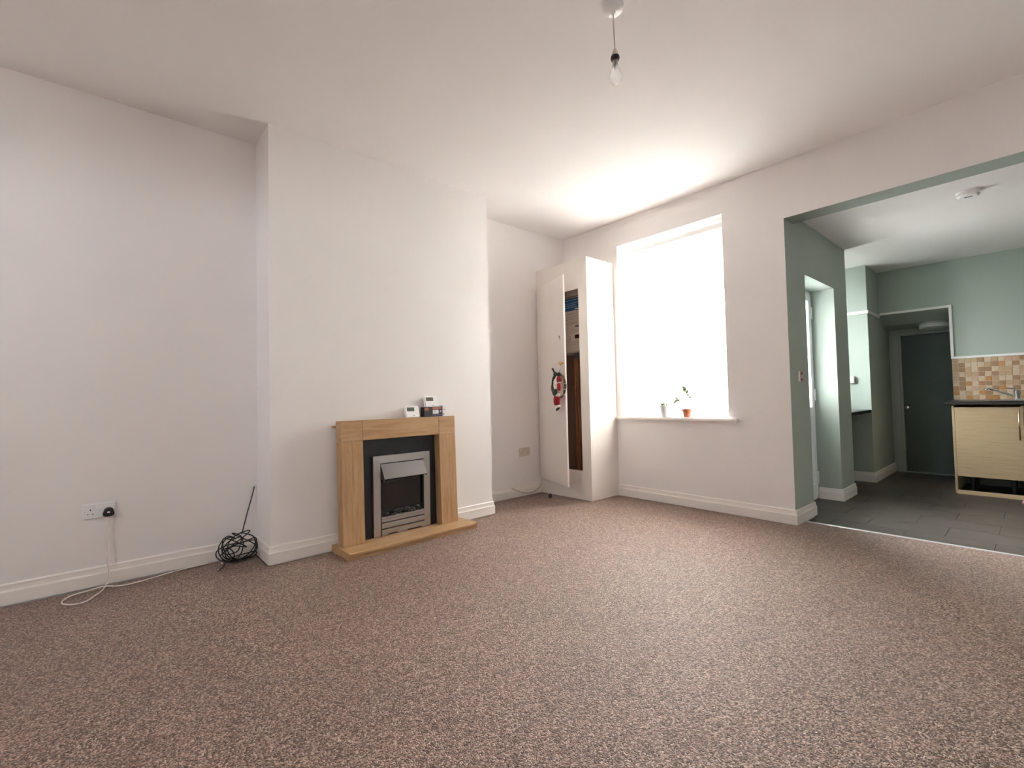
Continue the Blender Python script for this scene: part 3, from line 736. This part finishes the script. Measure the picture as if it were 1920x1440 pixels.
# boiler inside
BZ0 = 1.493
bo = thing('boiler', 'wall boiler with blue sticker and small display inside the open cupboard', 'boiler', (-3.29, YW-.012, BZ0))
M_bcase = mat('boiler_casing', (.50, .41, .35), .4)
b = MB(); b.box((-.25, -.30, 0), (.25, 0, .71), .012, 2); b.build('casing', M_bcase, bo, 'auto')
b = MB(); b.box((-.19, -.3012, 1.936-BZ0), (.182, -.300, 2.070-BZ0)); b.build('sticker', mat('blue_sticker', (.02, .085, .22), .35), bo, label='blue printed sticker')
for z_, w_ in ((2.045, .34), (2.012, .36), (1.992, .22), (1.970, .26)):
    MB().box((-.15+(.36-w_)/2, -.3018, z_-BZ0), (-.15+(.36+w_)/2-.04, -.3012, z_-BZ0+.006)).build('lettering', mat('sticker_print', (.30, .42, .55), .4), bo)
MB().box((.09, -.3018, 1.945-BZ0), (.16, -.3012, 1.954-BZ0)).build('lettering', mat('sticker_white', (.7, .72, .72), .4), bo)
MB().box((-.12, -.3015, 2.078-BZ0), (.14, -.300, 2.088-BZ0)).build('lettering', mat('sticker_red_grey', (.20, .10, .09), .5), bo)
for z_ in (1.90, 1.868, 1.842, 1.812, 1.796): MB().box((-.12, -.3014, z_-BZ0), (.185, -.300, z_-BZ0+.0035)).build('printed_line', mat('boiler_print', (.27, .21, .18), .5), bo)
MB().box((.085, -.3018, 1.758-BZ0), (.150, -.300, 1.774-BZ0)).build('badge', mat('boiler_badge', (.08, .075, .07), .5), bo)
b = MB(); b.box((-.22, -.308, 1.600-BZ0), (.242, -.3003, 1.695-BZ0), .004); b.build('control_panel', mat('boiler_panel', (.52, .43, .37), .4), bo)
MB().box((.085, -.3095, 1.636-BZ0), (.175, -.3075, 1.674-BZ0)).build('display', mat('boiler_display', (.055, .018, .014), .2), bo)
b = MB(); b.lathe([(0, 0), (.026, 0), (.024, .014), (0, .016)], 18, (.01, -.3081, 1.648-BZ0), 'Y'); b.build('dial', M_bcase, bo, 'auto')
MB().box((-.25, -.302, .083), (.25, -.300, .086)).build('seam', mat('boiler_print'), bo)
b = MB(); b.box((.02, -.26, -.055), (.22, -.08, -.0006), .006); b.build('drain_tray', mat('grey_valves', (.16, .15, .15), .5), bo)
for k, (px, py, pr) in enumerate(((-3.335, 3.84, .012), (-3.275, 3.83, .012), (-3.245, 3.77, .0085))):
    b = MB(); zt = BZ0-.0556 if k in (0, 1) else BZ0-.001
    b.tube(catmull([(px, py, .001), (px, py, .4), (px+.01*math.sin(k), py, .8), (px, py, 1.0), (px, py, zt)], 4), pr, 10)
    for zz in (.55, 1.12): b.tube([(px, py, zz-.02), (px, py, zz+.02)], pr*1.5, 10)
    tag(b.build('copper_pipe', M_copper), ('copper pipe under the boiler valves, next to the cupboard door edge', 'copper pipe under the boiler valves, second from the cupboard door edge', 'thin copper pipe nearest the right edge of the cupboard opening')[k], 'pipe', 'copper pipes below the boiler')

# ---- wreath hanging from the cupboard knob
dm = Matrix.Translation((XA+.020, YCB-.001, 0)) @ Matrix.Rotation(-DA, 4, 'Z')
wo = dm @ Vector((DW-.068, -.055, 1.135))
wr = thing('christmas_wreath', 'twig wreath with red and white plush Christmas ornament hanging from the knob', 'wreath', wo, (0, 0, -DA))
wr.scale = (1.25, .8, 1.0)
M_twig = speck('twig_brown', [(.3, (.05, .028, .017)), (.7, (.14, .085, .05))], 60, .8)
rg = MB(); random.seed(5)
for s in range(4):
    pts = []
    for k in range(22):
        a = 2*PI*k/22; r = .088+.006*math.sin(3*a+s*2)
        pts.append((r*math.sin(a)*1.32, .006*math.cos(5*a+s*1.7)+.004*s-.006, .115*math.cos(a)+.006*math.sin(4*a+s)))
    rg.tube(catmull(pts, 3, True), .0055, 6, closed=True)
rg.build('ring', M_twig, wr)
for a in (1.0, 1.45, 1.9, 2.35):
    wrp = MB(); c = Vector((.088*math.sin(a)*1.32, .0, .115*math.cos(a))); tdir = Vector((1.15*math.cos(a), 0, -1.3*math.sin(a))).normalized()
    wrp.tube([c-tdir*.003, c+tdir*.003], .016, 10)
    wrp.build('ribbon_wrap', mat('cream_ribbon', (.55, .42, .30), .6), wr)
bow = MB()
bow.ball((-.035, -.018, .118), .03, 2, (1.1, .5, .7)); bow.ball((.03, -.018, .108), .032, 2, (1.2, .5, .7)); bow.ball((0, -.024, .112), .016, 2)
bow.tube(catmull([(-.03, -.02, .12), (-.055, -.024, .150), (-.072, -.022, .172), (-.086, -.02, .166)], 4), [.009]*12+[.007], 6)
bow.tube(catmull([(.02, -.02, .11), (.055, -.022, .085), (.075, -.02, .05)], 4), .008, 6)
bow.tube(catmull([(-.04, -.02, .11), (-.075, -.02, .075), (-.090, -.02, .03)], 4), .009, 6)
bow.build('bow', mat('dark_tartan', (.030, .034, .022), .75), wr, 'auto')
hc = MB(); hc.tube([(0.012, -.004, .115), (.020, .010, .17), (.026, .012, .212)], .0018, 6); hc.build('hanging_string', mat('dark_metal'), wr)
M_red = speck('red_plush', [(.3, (.24, .008, .012)), (.7, (.40, .018, .022))], 90, .9, .4, 300)
M_fleece = speck('white_fleece', [(.3, (.74, .70, .66)), (.7, (.90, .87, .84))], 80, .95, .5, 250)
PO = (.030, .012, .004)
pb = MB(); pb.ball((.015, -.040, .055), .034, 3, (1, .7, 1.0), jit=.03); pb.build('plush_cap', M_red, wr, loc=PO)
pb = MB(); pb.ball((-.038, -.042, .030), .034, 3, (.95, .7, 1.15), jit=.06); pb.ball((-.048, -.040, -.015), .026, 3, (.9, .7, 1.5), jit=.05); pb.ball((.004, -.048, .004), .020, 2, (.8, .7, 1.5), jit=.06); pb.ball((.028, -.046, .026), .013, 2, (1.3, .7, .6), jit=.06); pb.build('plush_fleece', M_fleece, wr, loc=PO)
pb = MB(); pb.tube(catmull([(.020, -.048, .012), (.034, -.055, -.020), (.032, -.058, -.052)], 4), [.020, .021, .022, .022, .022, .021, .019, .018, .017], 10); pb.build('plush_sleeve', M_red, wr, loc=PO)
pb = MB(); pb.ball((.038, -.060, -.066), .011, 2, (1, .8, .9)); pb.build('plush_cuff', mat('tan_felt', (.52, .30, .13), .9), wr, loc=PO)
pb = MB(); pb.ball((-.030, -.058, -.060), .028, 3, (1.1, .7, 1.0), jit=.04); pb.build('plush_mitten', speck('teal_felt', [(.35, (.020, .045, .045)), (.65, (.06, .10, .10)), (.8, (.30, .34, .34))], 70, .9), wr, loc=PO)
pb = MB(); pb.ball((.0, -.050, -.098), .020, 3, (2.2, .8, .8), M=Matrix.Rotation(-.35, 3, 'Y'), jit=.05); pb.ball((-.040, -.046, -.112), .018, 2, jit=.05); pb.build('plush_belt', M_fleece, wr, loc=PO)
pb = MB(); pb.tube(catmull([(-.012, -.045, -.105), (-.018, -.050, -.145), (-.016, -.050, -.190)], 5), [.034, .036, .037, .038, .038, .037, .036, .035, .033, .030, .027], 12); pb.build('plush_leg', M_red, wr, loc=PO)
pb = MB(); pb.ball((.004, -.050, -.203), .017, 3, (2.0, 1.2, .8), M=Matrix.Rotation(-.35, 3, 'Y'), jit=.05); pb.build('plush_trim', M_fleece, wr, loc=PO)
pb = MB(); pb.ball((-.004, -.052, -.226), .016, 3, (2.2, 1.0, .75), M=Matrix.Rotation(-.45, 3, 'Y')); pb.build('plush_boot', M_black, wr, loc=PO)

# ================================================================== BLIND AND SILL PLANTS
vb = thing('vertical_blind', 'cream fabric vertical blind closed across the living room window', 'blind', ((WX0+WX1)/2, YW+.115, WZ1))
ox = (WX0+WX1)/2
b = MB(); b.box((WX0+.035-ox, -.022, -.084), (WX1-.006-ox, .022, -.036), .003); b.build('headrail', mat('headrail_white', (.80, .80, .80), .4), vb)
nsl = 15; x0, x1 = WX0+.075-ox, WX1-.05-ox
zb0 = WZ0+.045-WZ1
sl_mesh = None
random.seed(2)
def slat_mesh(twist):
    bm = bmesh.new(); w = .089; n = 6; zt, zl = -.095, zb0
    rows = [zt, zt-.03]+[zt+(zl-zt)*k/8 for k in range(1, 9)]
    G = []
    for r_i, z in enumerate(rows):
        wr_ = w if r_i > 0 else w*.75
        G.append([bm.verts.new(((u/n-.5)*wr_, .004*math.cos((u/n-.5)*PI)+.0015*math.sin(z*3+twist*9), z)) for u in range(n+1)])
    for a, b2 in zip(G, G[1:]):
        for u in range(n): bm.faces.new((a[u], a[u+1], b2[u+1], b2[u]))
    me = bpy.data.meshes.new('slat'); bm.to_mesh(me); bm.free(); me.materials.append(M_fabric); return me
variants = [slat_mesh(k*.37) for k in range(3)]
wt = MB().box((-.040, -.003, .004), (.040, .003, .036), .002).mesh('weight'); wt.materials.append(mat('weight_pocket', (.86, .80, .78), .7))
hk_ = MB().box((-.006, -.004, -.100), (.006, .004, -.083), .001).mesh('carrier'); hk_.materials.append(M_white)
for k in range(nsl):
    x = x0+(x1-x0)*k/(nsl-1); a = math.radians(-14+random.uniform(-5, 5))
    s = link('slat', variants[k % 3], M_fabric, vb, True, loc=(x, random.uniform(-.003, .003), 0), rot=(0, 0, a))
    link('bottom_weight', wt, None, s, loc=(0, -.003, zb0))
    link('carrier', hk_, None, s, loc=(0, 0, 0))
ch = MB(); ch.tube(catmull([(x0-.055, -.03, -.075), (x0-.055, -.032, -.8), (x0-.050, -.032, -1.55), (x0-.046, -.032, -1.60), (x0-.042, -.032, -1.55), (x0-.045, -.03, -.8), (x0-.045, -.03, -.075)], 5), .0022, 6)
ch.build('control_chain', M_white, vb)
M_leaf = speck('leaf_green', [(.3, (.07, .13, .03)), (.7, (.16, .25, .07))], 30, .5)
M_leafp = speck('pale_leaf_green', [(.3, (.22, .32, .12)), (.7, (.34, .44, .20))], 30, .5)
M_soil = speck('soil', [(.3, (.02, .014, .01)), (.7, (.06, .04, .028))], 120, .95)
def leafm(mb, base, tip, w, curl=.01):
    base = Vector(base); tip = Vector(tip); d = tip-base; side = d.cross(Vector((0, 1, .2))).normalized(); nrm = side.cross(d).normalized()
    n = 6; top = []; lowr = []
    for k in range(n+1):
        t = k/n; ww = w*math.sin(PI*min(.98, t*.92+.06)); c = base+d*t+nrm*curl*math.sin(PI*t)
        top.append((mb.bm.verts.new(c-side*ww), mb.bm.verts.new(c+nrm*.0012), mb.bm.verts.new(c+side*ww), mb.bm.verts.new(c-nrm*.0012)))
    for a, b2 in zip(top, top[1:]):
        for i in range(4): f = mb.bm.faces.new((a[i], a[(i+1) % 4], b2[(i+1) % 4], b2[i])); f.smooth = True
    mb.bm.faces.new(top[0]); mb.bm.faces.new(top[-1])
SZ = WZ0+.0064
pp = thing('potted_plant', 'small succulent in a white ceramic pot on the window sill', 'plant', (-2.405, YW+.045, SZ), group='plants on the window sill')
b = MB(); b.lathe([(0, 0), (.040, 0), (.047, .02), (.053, .07), (.055, .098), (.053, .110), (.048, .110), (.046, .10), (.044, .095)], 26); b.build('pot', mat('white_ceramic', (.66, .68, .72), .3), pp, 'auto')
b = MB(); b.lathe([(.046, .093), (.02, .098), (0, .099)], 20); b.build('soil', M_soil, pp)
for k, (bx_, tp, w_) in enumerate((((-.02, 0, .096), (-.052, -.012, .136), .012), ((-.015, 0, .096), (-.028, .004, .148), .013), ((-.005, -.01, .096), (-.006, -.02, .140), .011), ((.01, 0, .096), (.018, -.01, .128), .011), ((-.03, .01, .096), (-.05, .02, .115), .010), ((.02, .01, .096), (.04, .02, .118), .010))):
    b = MB(); leafm(b, bx_, tp, w_); b.build('leaf', M_leaf if k < 2 else M_leafp, pp)
b = MB(); b.tube(catmull([(.012, 0, .096), (.022, 0, .15), (.036, 0, .21)], 4), .0032, 6); b.build('stalk', M_leafp, pp)
p2 = thing('potted_plant', 'spindly leafy plant in a small terracotta pot on the window sill', 'plant', (-2.175, YW+.030, SZ), group='plants on the window sill')
b = MB(); b.lathe([(0, 0), (.029, 0), (.036, .055), (.040, .056), (.042, .078), (.039, .078), (.036, .070)], 26); b.build('pot', speck('terracotta', [(.3, (.33, .10, .05)), (.7, (.42, .14, .07))], 20, .7), p2, 'auto')
b = MB(); b.lathe([(.037, .066), (.02, .070), (0, .071)], 20); b.build('soil', M_soil, p2)
stems = [[(-.004, 0, .068), (-.022, -.004, .12), (-.045, -.008, .158), (-.085, -.012, .170)], [(0, 0, .068), (.004, 0, .13), (-.006, 0, .20), (-.004, 0, .245)], [(.022, 0, .068), (.022, .002, .14), (.018, .003, .19)]]
for s_pts in stems:
    b = MB(); b.tube(catmull(s_pts, 5), [.0046-.0018*i/(len(s_pts)*5-5) for i in range((len(s_pts)-1)*5+1)], 6); b.build('stem', M_leafp, p2)
for bs, tp, w_ in (((-.085, -.012, .170), (-.128, -.015, .128), .009), ((-.075, -.01, .170), (-.118, -.012, .182), .008), ((-.06, -.01, .164), (-.10, -.02, .150), .007), ((-.004, 0, .245), (-.040, -.004, .290), .013), ((-.004, 0, .240), (-.038, -.006, .262), .010), ((.0, 0, .215), (.012, -.004, .262), .008), ((.018, .003, .19), (.004, 0, .222), .009), ((.018, .003, .188), (.046, 0, .178), .008)):
    b = MB(); leafm(b, bs, tp, w_*1.4); b.build('leaf', M_leafp, p2)

# ================================================================== PENDANT, ALARM
pe = thing('pendant_light', 'bare bulb pendant on a short white flex from the ceiling', 'pendant light', (-1.262, 1.788, H))
b = MB(); b.lathe([(0, -.026), (.030, -.026), (.044, -.020), (.050, -.006), (.051, -.0003), (0, -.0003)], 32); b.lathe([(.012, -.026), (.009, -.036), (.004, -.042), (0, -.042)], 16); b.build('ceiling_rose', M_white, pe, 'auto')
b = MB(); b.tube([(0, 0, -.04), (.001, 0, -.12), (.004, 0, -.213)], .0032, 8); b.build('flex', mat('aged_flex', (.50, .44, .38), .5), pe)
b = MB(); b.lathe([(0, -.205), (.006, -.207), (.012, -.220), (.0165, -.236), (.0165, -.243)], 20, (.004, 0, 0)); b.build('lamp_holder', mat('aged_white', (.58, .52, .42), .4), pe, 'auto')
b = MB(); b.lathe([(.0168, -.240), (.020, -.243), (.021, -.252), (.017, -.263), (.013, -.263)], 20, (.004, 0, 0)); b.build('shade_ring', mat('brown_bakelite', (.035, .015, .012), .35), pe, 'auto')
b = MB(); b.lathe([(.0125, -.258), (.0125, -.279), (.0135, -.281)], 18, (.004, 0, 0)); b.build('bulb_cap', mat('bulb_cap_metal', (.45, .43, .42), .3, 1), pe, 'auto')
def bulb_glass():
    m = bpy.data.materials.new('bulb_glass'); m.use_nodes = True; nt = m.node_tree; nt.nodes.clear()
    o = nt.nodes.new('ShaderNodeOutputMaterial'); mx = nt.nodes.new('ShaderNodeMixShader'); mx2 = nt.nodes.new('ShaderNodeMixShader')
    t = nt.nodes.new('ShaderNodeBsdfTransparent'); t.inputs[0].default_value = (.93, .93, .93, 1)
    d = nt.nodes.new('ShaderNodeBsdfTranslucent'); d.inputs[0].default_value = (.9, .89, .88, 1)
    g = nt.nodes.new('ShaderNodeBsdfGlossy'); g.inputs['Roughness'].default_value = .04
    mx2.inputs[0].default_value = .42
    nt.links.new(t.outputs[0], mx2.inputs[1]); nt.links.new(d.outputs[0], mx2.inputs[2])
    nt.links.new(schlick(nt), mx.inputs[0]); nt.links.new(mx2.outputs[0], mx.inputs[1]); nt.links.new(g.outputs[0], mx.inputs[2]); nt.links.new(mx.outputs[0], o.inputs[0])
    return m
b = MB(); prof = [(.0128, -.281), (.0145, -.290), (.0195, -.304), (.0255, -.317), (.0298, -.331), (.0300, -.342), (.0270, -.355), (.0200, -.366), (.010, -.372), (0, -.374)]
b.lathe(prof, 28, (.004, 0, 0)); b.build('bulb', bulb_glass(), pe, True)
b = MB(); b.lathe([(.0045, -.281), (.004, -.300), (.0022, -.306), (0, -.307)], 10, (.004, 0, 0)); b.tube([(.004, -.010, -.322), (.004, 0, -.326), (.004, .010, -.322)], .0006, 5); b.tube([(.004, 0, -.305), (.004, -.010, -.322)], .0006, 5); b.tube([(.004, 0, -.305), (.004, .010, -.322)], .0006, 5)
b.build('filament_mount', mat('bulb_cap_metal'), pe)
sa = thing('smoke_alarm', 'round white smoke alarm on the kitchen ceiling', 'smoke alarm', (-.308, 4.80, ZK))
b = MB(); b.lathe([(0, -.010), (.068, -.010), (.070, -.0003), (0, -.0003)], 36); b.build('base', M_white, sa, 'auto')
b = MB(); b.lathe([(.062, -.0101), (.064, -.030), (.054, -.040), (.020, -.043), (0, -.043)], 36); b.build('cover', M_white, sa, 'auto')
b = MB(); b.box((-.022, -.020, -.0445), (.022, -.008, -.0415), .001); b.build('test_button', mat('dark_slot', (.07, .045, .03), .5), sa)

# ================================================================== KITCHEN WALL FITTINGS
sw = thing('isolator_switch', 'white isolator switch with red rocker on the green opening wall', 'switch', (XO, 4.232, 1.151))
b = MB(); b.box((.0004, -.043, -.043), (.010, .043, .043), .004, 2); b.build('plate', M_white, sw, 'auto')
MB().box((.0098, -.008, -.040), (.0108, .041, .040), .0004).build('red_panel', mat('red_plastic', (.28, .015, .02), .35), sw)
MB().box((.0104, .004, -.016), (.0142, .028, .012), .002).build('rocker', mat('rocker_white', (.72, .66, .64), .35), sw)
MB().box((.0106, .012, .022), (.0113, .020, .030)).build('indicator', mat('indicator_dark', (.08, .004, .006), .3), sw)
pb = thing('surface_switch', 'small white surface-mounted switch on the bright kitchen pier', 'switch', (-1.480, YB, 1.157))
b = MB(); b.box((-.030, -.034, -.042), (.036, -.0004, .042), .004); b.build('box', mat('grey_white_plastic', (.55, .54, .50), .4), pb)
MB().box((-.010, -.040, -.014), (.012, -.0335, .014), .002).build('rocker', M_white, pb)
# worktop in the window recess
wl = MB(); wl.prism([(-1.999, .770), (XP-.012, .770), (XP-.004, .776), (XP-.004, .802), (XP-.012, .808), (-1.999, .808)], 1, YE+.001, YB-.001)
M_wt = speck('black_worktop', [(.35, (.012, .011, .012)), (.65, (.028, .026, .027)), (.8, (.06, .055, .055))], 220, .32)
tag(wl.build('recess_worktop', M_wt), 'dark worktop under the hidden window in the kitchen recess', 'worktop')
bt = MB(); bt.box((-1.75, YB-.045, .715), (XP-.11, YB-.0005, .769), .003); tag(bt.build('worktop_batten', M_green), 'sage painted batten under the recess worktop on the pier', 'batten')
# lobby ceiling lamp
ll = thing('lobby_ceiling_light', 'round white flush ceiling light in the dark lobby', 'ceiling light', (-.83, 7.58, 1.8165))
lt = Matrix.Rotation(math.radians(-7.4), 4, 'X')
b = MB(); b.lathe([(0, 0), (.155, 0), (.155, -.016), (0, -.016)], 36, M=lt); b.build('base', mat('lamp_base_grey', (.40, .41, .40), .4), ll, 'auto')
b = MB(); b.lathe([(.148, -.0161), (.150, -.040), (.138, -.058), (.09, -.068), (0, -.070)], 36, M=lt); b.build('diffuser', mat('lamp_opal', (.66, .68, .67), .3), ll, 'auto')

# ================================================================== KITCHEN UNITS
UF = 6.465        # front of the doors
M_carc = mat('carcass_pale', (.50, .38, .24), .5)
def unit(name, label, x0, x1, hinge_left, plinthless=True):
    t = thing(name, label, 'cabinet', (x0, UF, KF), group='kitchen base units')
    z0, z1 = .168, .875
    def q(lo, hi, nm, m=M_palex, bev=.001): return MB().box((lo[0]-x0, lo[1]-UF, lo[2]), (hi[0]-x0, hi[1]-UF, hi[2]), bev).build(nm, m, t)
    first = hinge_left
    zs = .002 if first else z0
    q((x0, UF+.002 if first else UF+.024, zs), (x0+.018, YBK-.02, z1), 'side_panel', M_palex)
    q((x1-.018, UF+.024, z0), (x1, YBK-.02, z1), 'side_panel', M_carc)
    q((x0+.0185, UF+.024, z0), (x1-.0185, YBK-.02, z0+.018), 'bottom_panel', M_carc)
    q((x0+.0185, YBK-.03, z0+.0185), (x1-.0185, YBK-.02, z1), 'back_panel', M_carc)
    for lx, ly in ((x0+.12, UF+.10), (x1-.09, UF+.10), (x0+.12, YBK-.12), (x1-.09, YBK-.12)):
        b = MB(); b.lathe([(0, 0), (.026, 0), (.026, .012), (.016, .02), (.016, .150), (.028, .155), (.028, .1675), (0, .1675)], 14, (lx-x0, ly-UF, .0005)); b.build('leg', M_black, t, 'auto')
    dx0 = x0+(.021 if first else .0015); dx1 = x1-.0015
    d = q((dx0, UF, z0+.004), (dx1, UF+.0195, z1-.012), 'door', M_palex, .0015)
    hx = (dx1-.028 if hinge_left else dx0+.028)-x0
    b = MB(); b.tube([(hx, -.032, .555), (hx, -.032, .862-.012)], .006, 10)
    for zz in (.585, .822): b.tube([(hx, -.032, zz), (hx, .0, zz)], .0045, 8)
    b.build('handle', mat('rose_steel', (.55, .36, .24), .3, 1), d)
    return t
unit('base_unit', 'pale wood kitchen base unit with end panel nearest the dark lobby', -.617, -.127, True)
unit('base_unit', 'pale wood kitchen base unit under the sink, cut by the photo edge', -.1265, .40, False)
unit('base_unit', 'pale wood kitchen base unit at the far right beyond the sink', .4005, .95, False)
wk = MB(); wk.prism([(UF-.022, .862), (UF-.030, .868), (UF-.030, .890), (UF-.020, .898), (YBK-.0005, .898), (YBK-.0005, .862)], 0, -.668, .96)
tag(wk.build('kitchen_worktop', M_wt), 'black laminate worktop over the pale kitchen units', 'worktop')
# shift units so carcasses end just under the worktop
pk = MB(); pk.prism([(UF-.035, 0), (UF-.020, 0), (UF-.006, .036), (UF-.021, .038)], 0, -.600, .94)
tag(pk.build('plinth_board', M_palex, loc=(0, 0, KF+.0005)), 'loose pale wood plinth board lying along the foot of the kitchen units', 'plinth')
sk_ = thing('kitchen_sink', 'stainless steel inset sink and drainer in the black worktop', 'sink', (-.05, 6.84, .8982))
b = MB(); b.box((-.34, -.25, 0), (.55, .25, .005), .002); b.build('rim', M_steel, sk_)
for k in range(6): MB().box((-.31+k*.045, -.17, .005), (-.30+k*.045, .13, .0085), .001).build('drainer_rib', M_steel, sk_)
b = MB(); b.box((.06, -.17, .0051), (.46, .17, .0056)); b.build('bowl', mat('sink_shadow', (.18, .18, .185), .3, 1), sk_)
tp = thing('mixer_tap', 'chrome mixer tap with a long spout standing behind the sink', 'tap', (-.176, 7.045, .9034))
b = MB(); b.lathe([(0, 0), (.027, 0), (.027, .006), (.022, .010), (.022, .070), (.025, .074), (.025, .092), (.018, .100), (0, .102)], 24); b.build('body', M_chrome, tp, 'auto')
b = MB(); b.tube(catmull([(-.012, -.010, .030), (-.05, -.035, .050), (-.15, -.095, .098), (-.195, -.122, .116), (-.208, -.130, .112), (-.212, -.132, .100)], 5), .0105, 12); b.build('spout', M_chrome, tp)
b = MB(); b.tube(catmull([(.0, .0, .102), (-.02, -.01, .108), (-.075, -.035, .116)], 5), [.012, .012, .011, .010, .009, .008, .008, .007, .007, .006, .005], 10); b.build('lever', M_chrome, tp)
# mosaic splashback, every tile a piece of its own
sb = thing('tile_splashback', 'beige and brown mosaic tile splashback behind the kitchen worktop', 'splashback', (-.662, YBK, .8985))
GX, GZ = .0513, .0513
NC = 31
MB().box((0, -.0065, .0005), (NC*GX, -.0004, 9*GZ-.0012), 0).build('grout', mat('grout_cream', (.66, .50, .34), .8), sb)
pat = ["MLTTDLMLPPD", "MDLLLMDOLDL", "MDMLDDLMMLM", "PLMMDLDMMLP", "PDLPLOMLLDM", "LDOLRDMDMMD", "ODLPMLDOLDL", "OLMLODLMLDM", "LLOMLOOLMLM"]
tcol = {'L': (.52, .40, .285), 'M': (.42, .28, .165), 'T': (.43, .31, .18), 'D': (.285, .165, .088), 'O': (.39, .19, .065), 'R': (.33, .14, .075), 'P': (.46, .30, .21)}
tmesh = {}
for kx, c in tcol.items():
    me = MB().box((-.0237, -.0035, -.0237), (.0237, 0, .0237), .0012).mesh('tile')
    me.materials.append(speck('tile_'+kx, [(.3, tuple(v*.86 for v in c)), (.5, c), (.7, tuple(min(1, v*1.12) for v in c))], 22, .38, .15, 90, (1, 1, 3.2), dist=.0008)); tmesh[kx] = me
random.seed(21)
for r in range(9):
    for c in range(NC):
        kx = pat[r][c] if c < 11 else random.choice('LLMMMDDOPT')
        link('tile', tmesh[kx], None, sb, loc=((c+.5)*GX, -.0060, (8-r+.5)*GZ), rot=(random.uniform(-.008, .008), 0, random.uniform(-.008, .008)))
# pink cloth at the frame edge
cl = MB(); random.seed(9)
cl.ball((0, 0, .034), .06, 3, (1.2, .9, .55), jit=.10); cl.ball((.06, .03, .04), .06, 3, (1.2, .9, .60), jit=.10)
me = cl.mesh('cloth')
mc = mat('pink_cloth', (.7, .45, .45), .95); b_ = mc.node_tree.nodes['Principled BSDF']
tc = nn(mc, 'ShaderNodeTexCoord'); wv = nn(mc, 'ShaderNodeTexWave'); wv.inputs['Scale'].default_value = 9; wv.inputs['Distortion'].default_value = 2
ln(mc, tc.outputs['Object'], wv.inputs['Vector']); r_ = ramp(mc, [(.35, (.62, .30, .33)), (.6, (.78, .68, .66))]); ln(mc, wv.outputs['Fac'], r_.inputs[0]); ln(mc, r_.outputs[0], b_.inputs['Base Color'])
for v in me.vertices: v.co.z = max(v.co.z, .0005)
tag(link('crumpled_cloth', me, mc, None, True, loc=(-.085, 6.10, KF)), 'pink and white crumpled cloth on the kitchen floor at the photo edge', 'cloth')
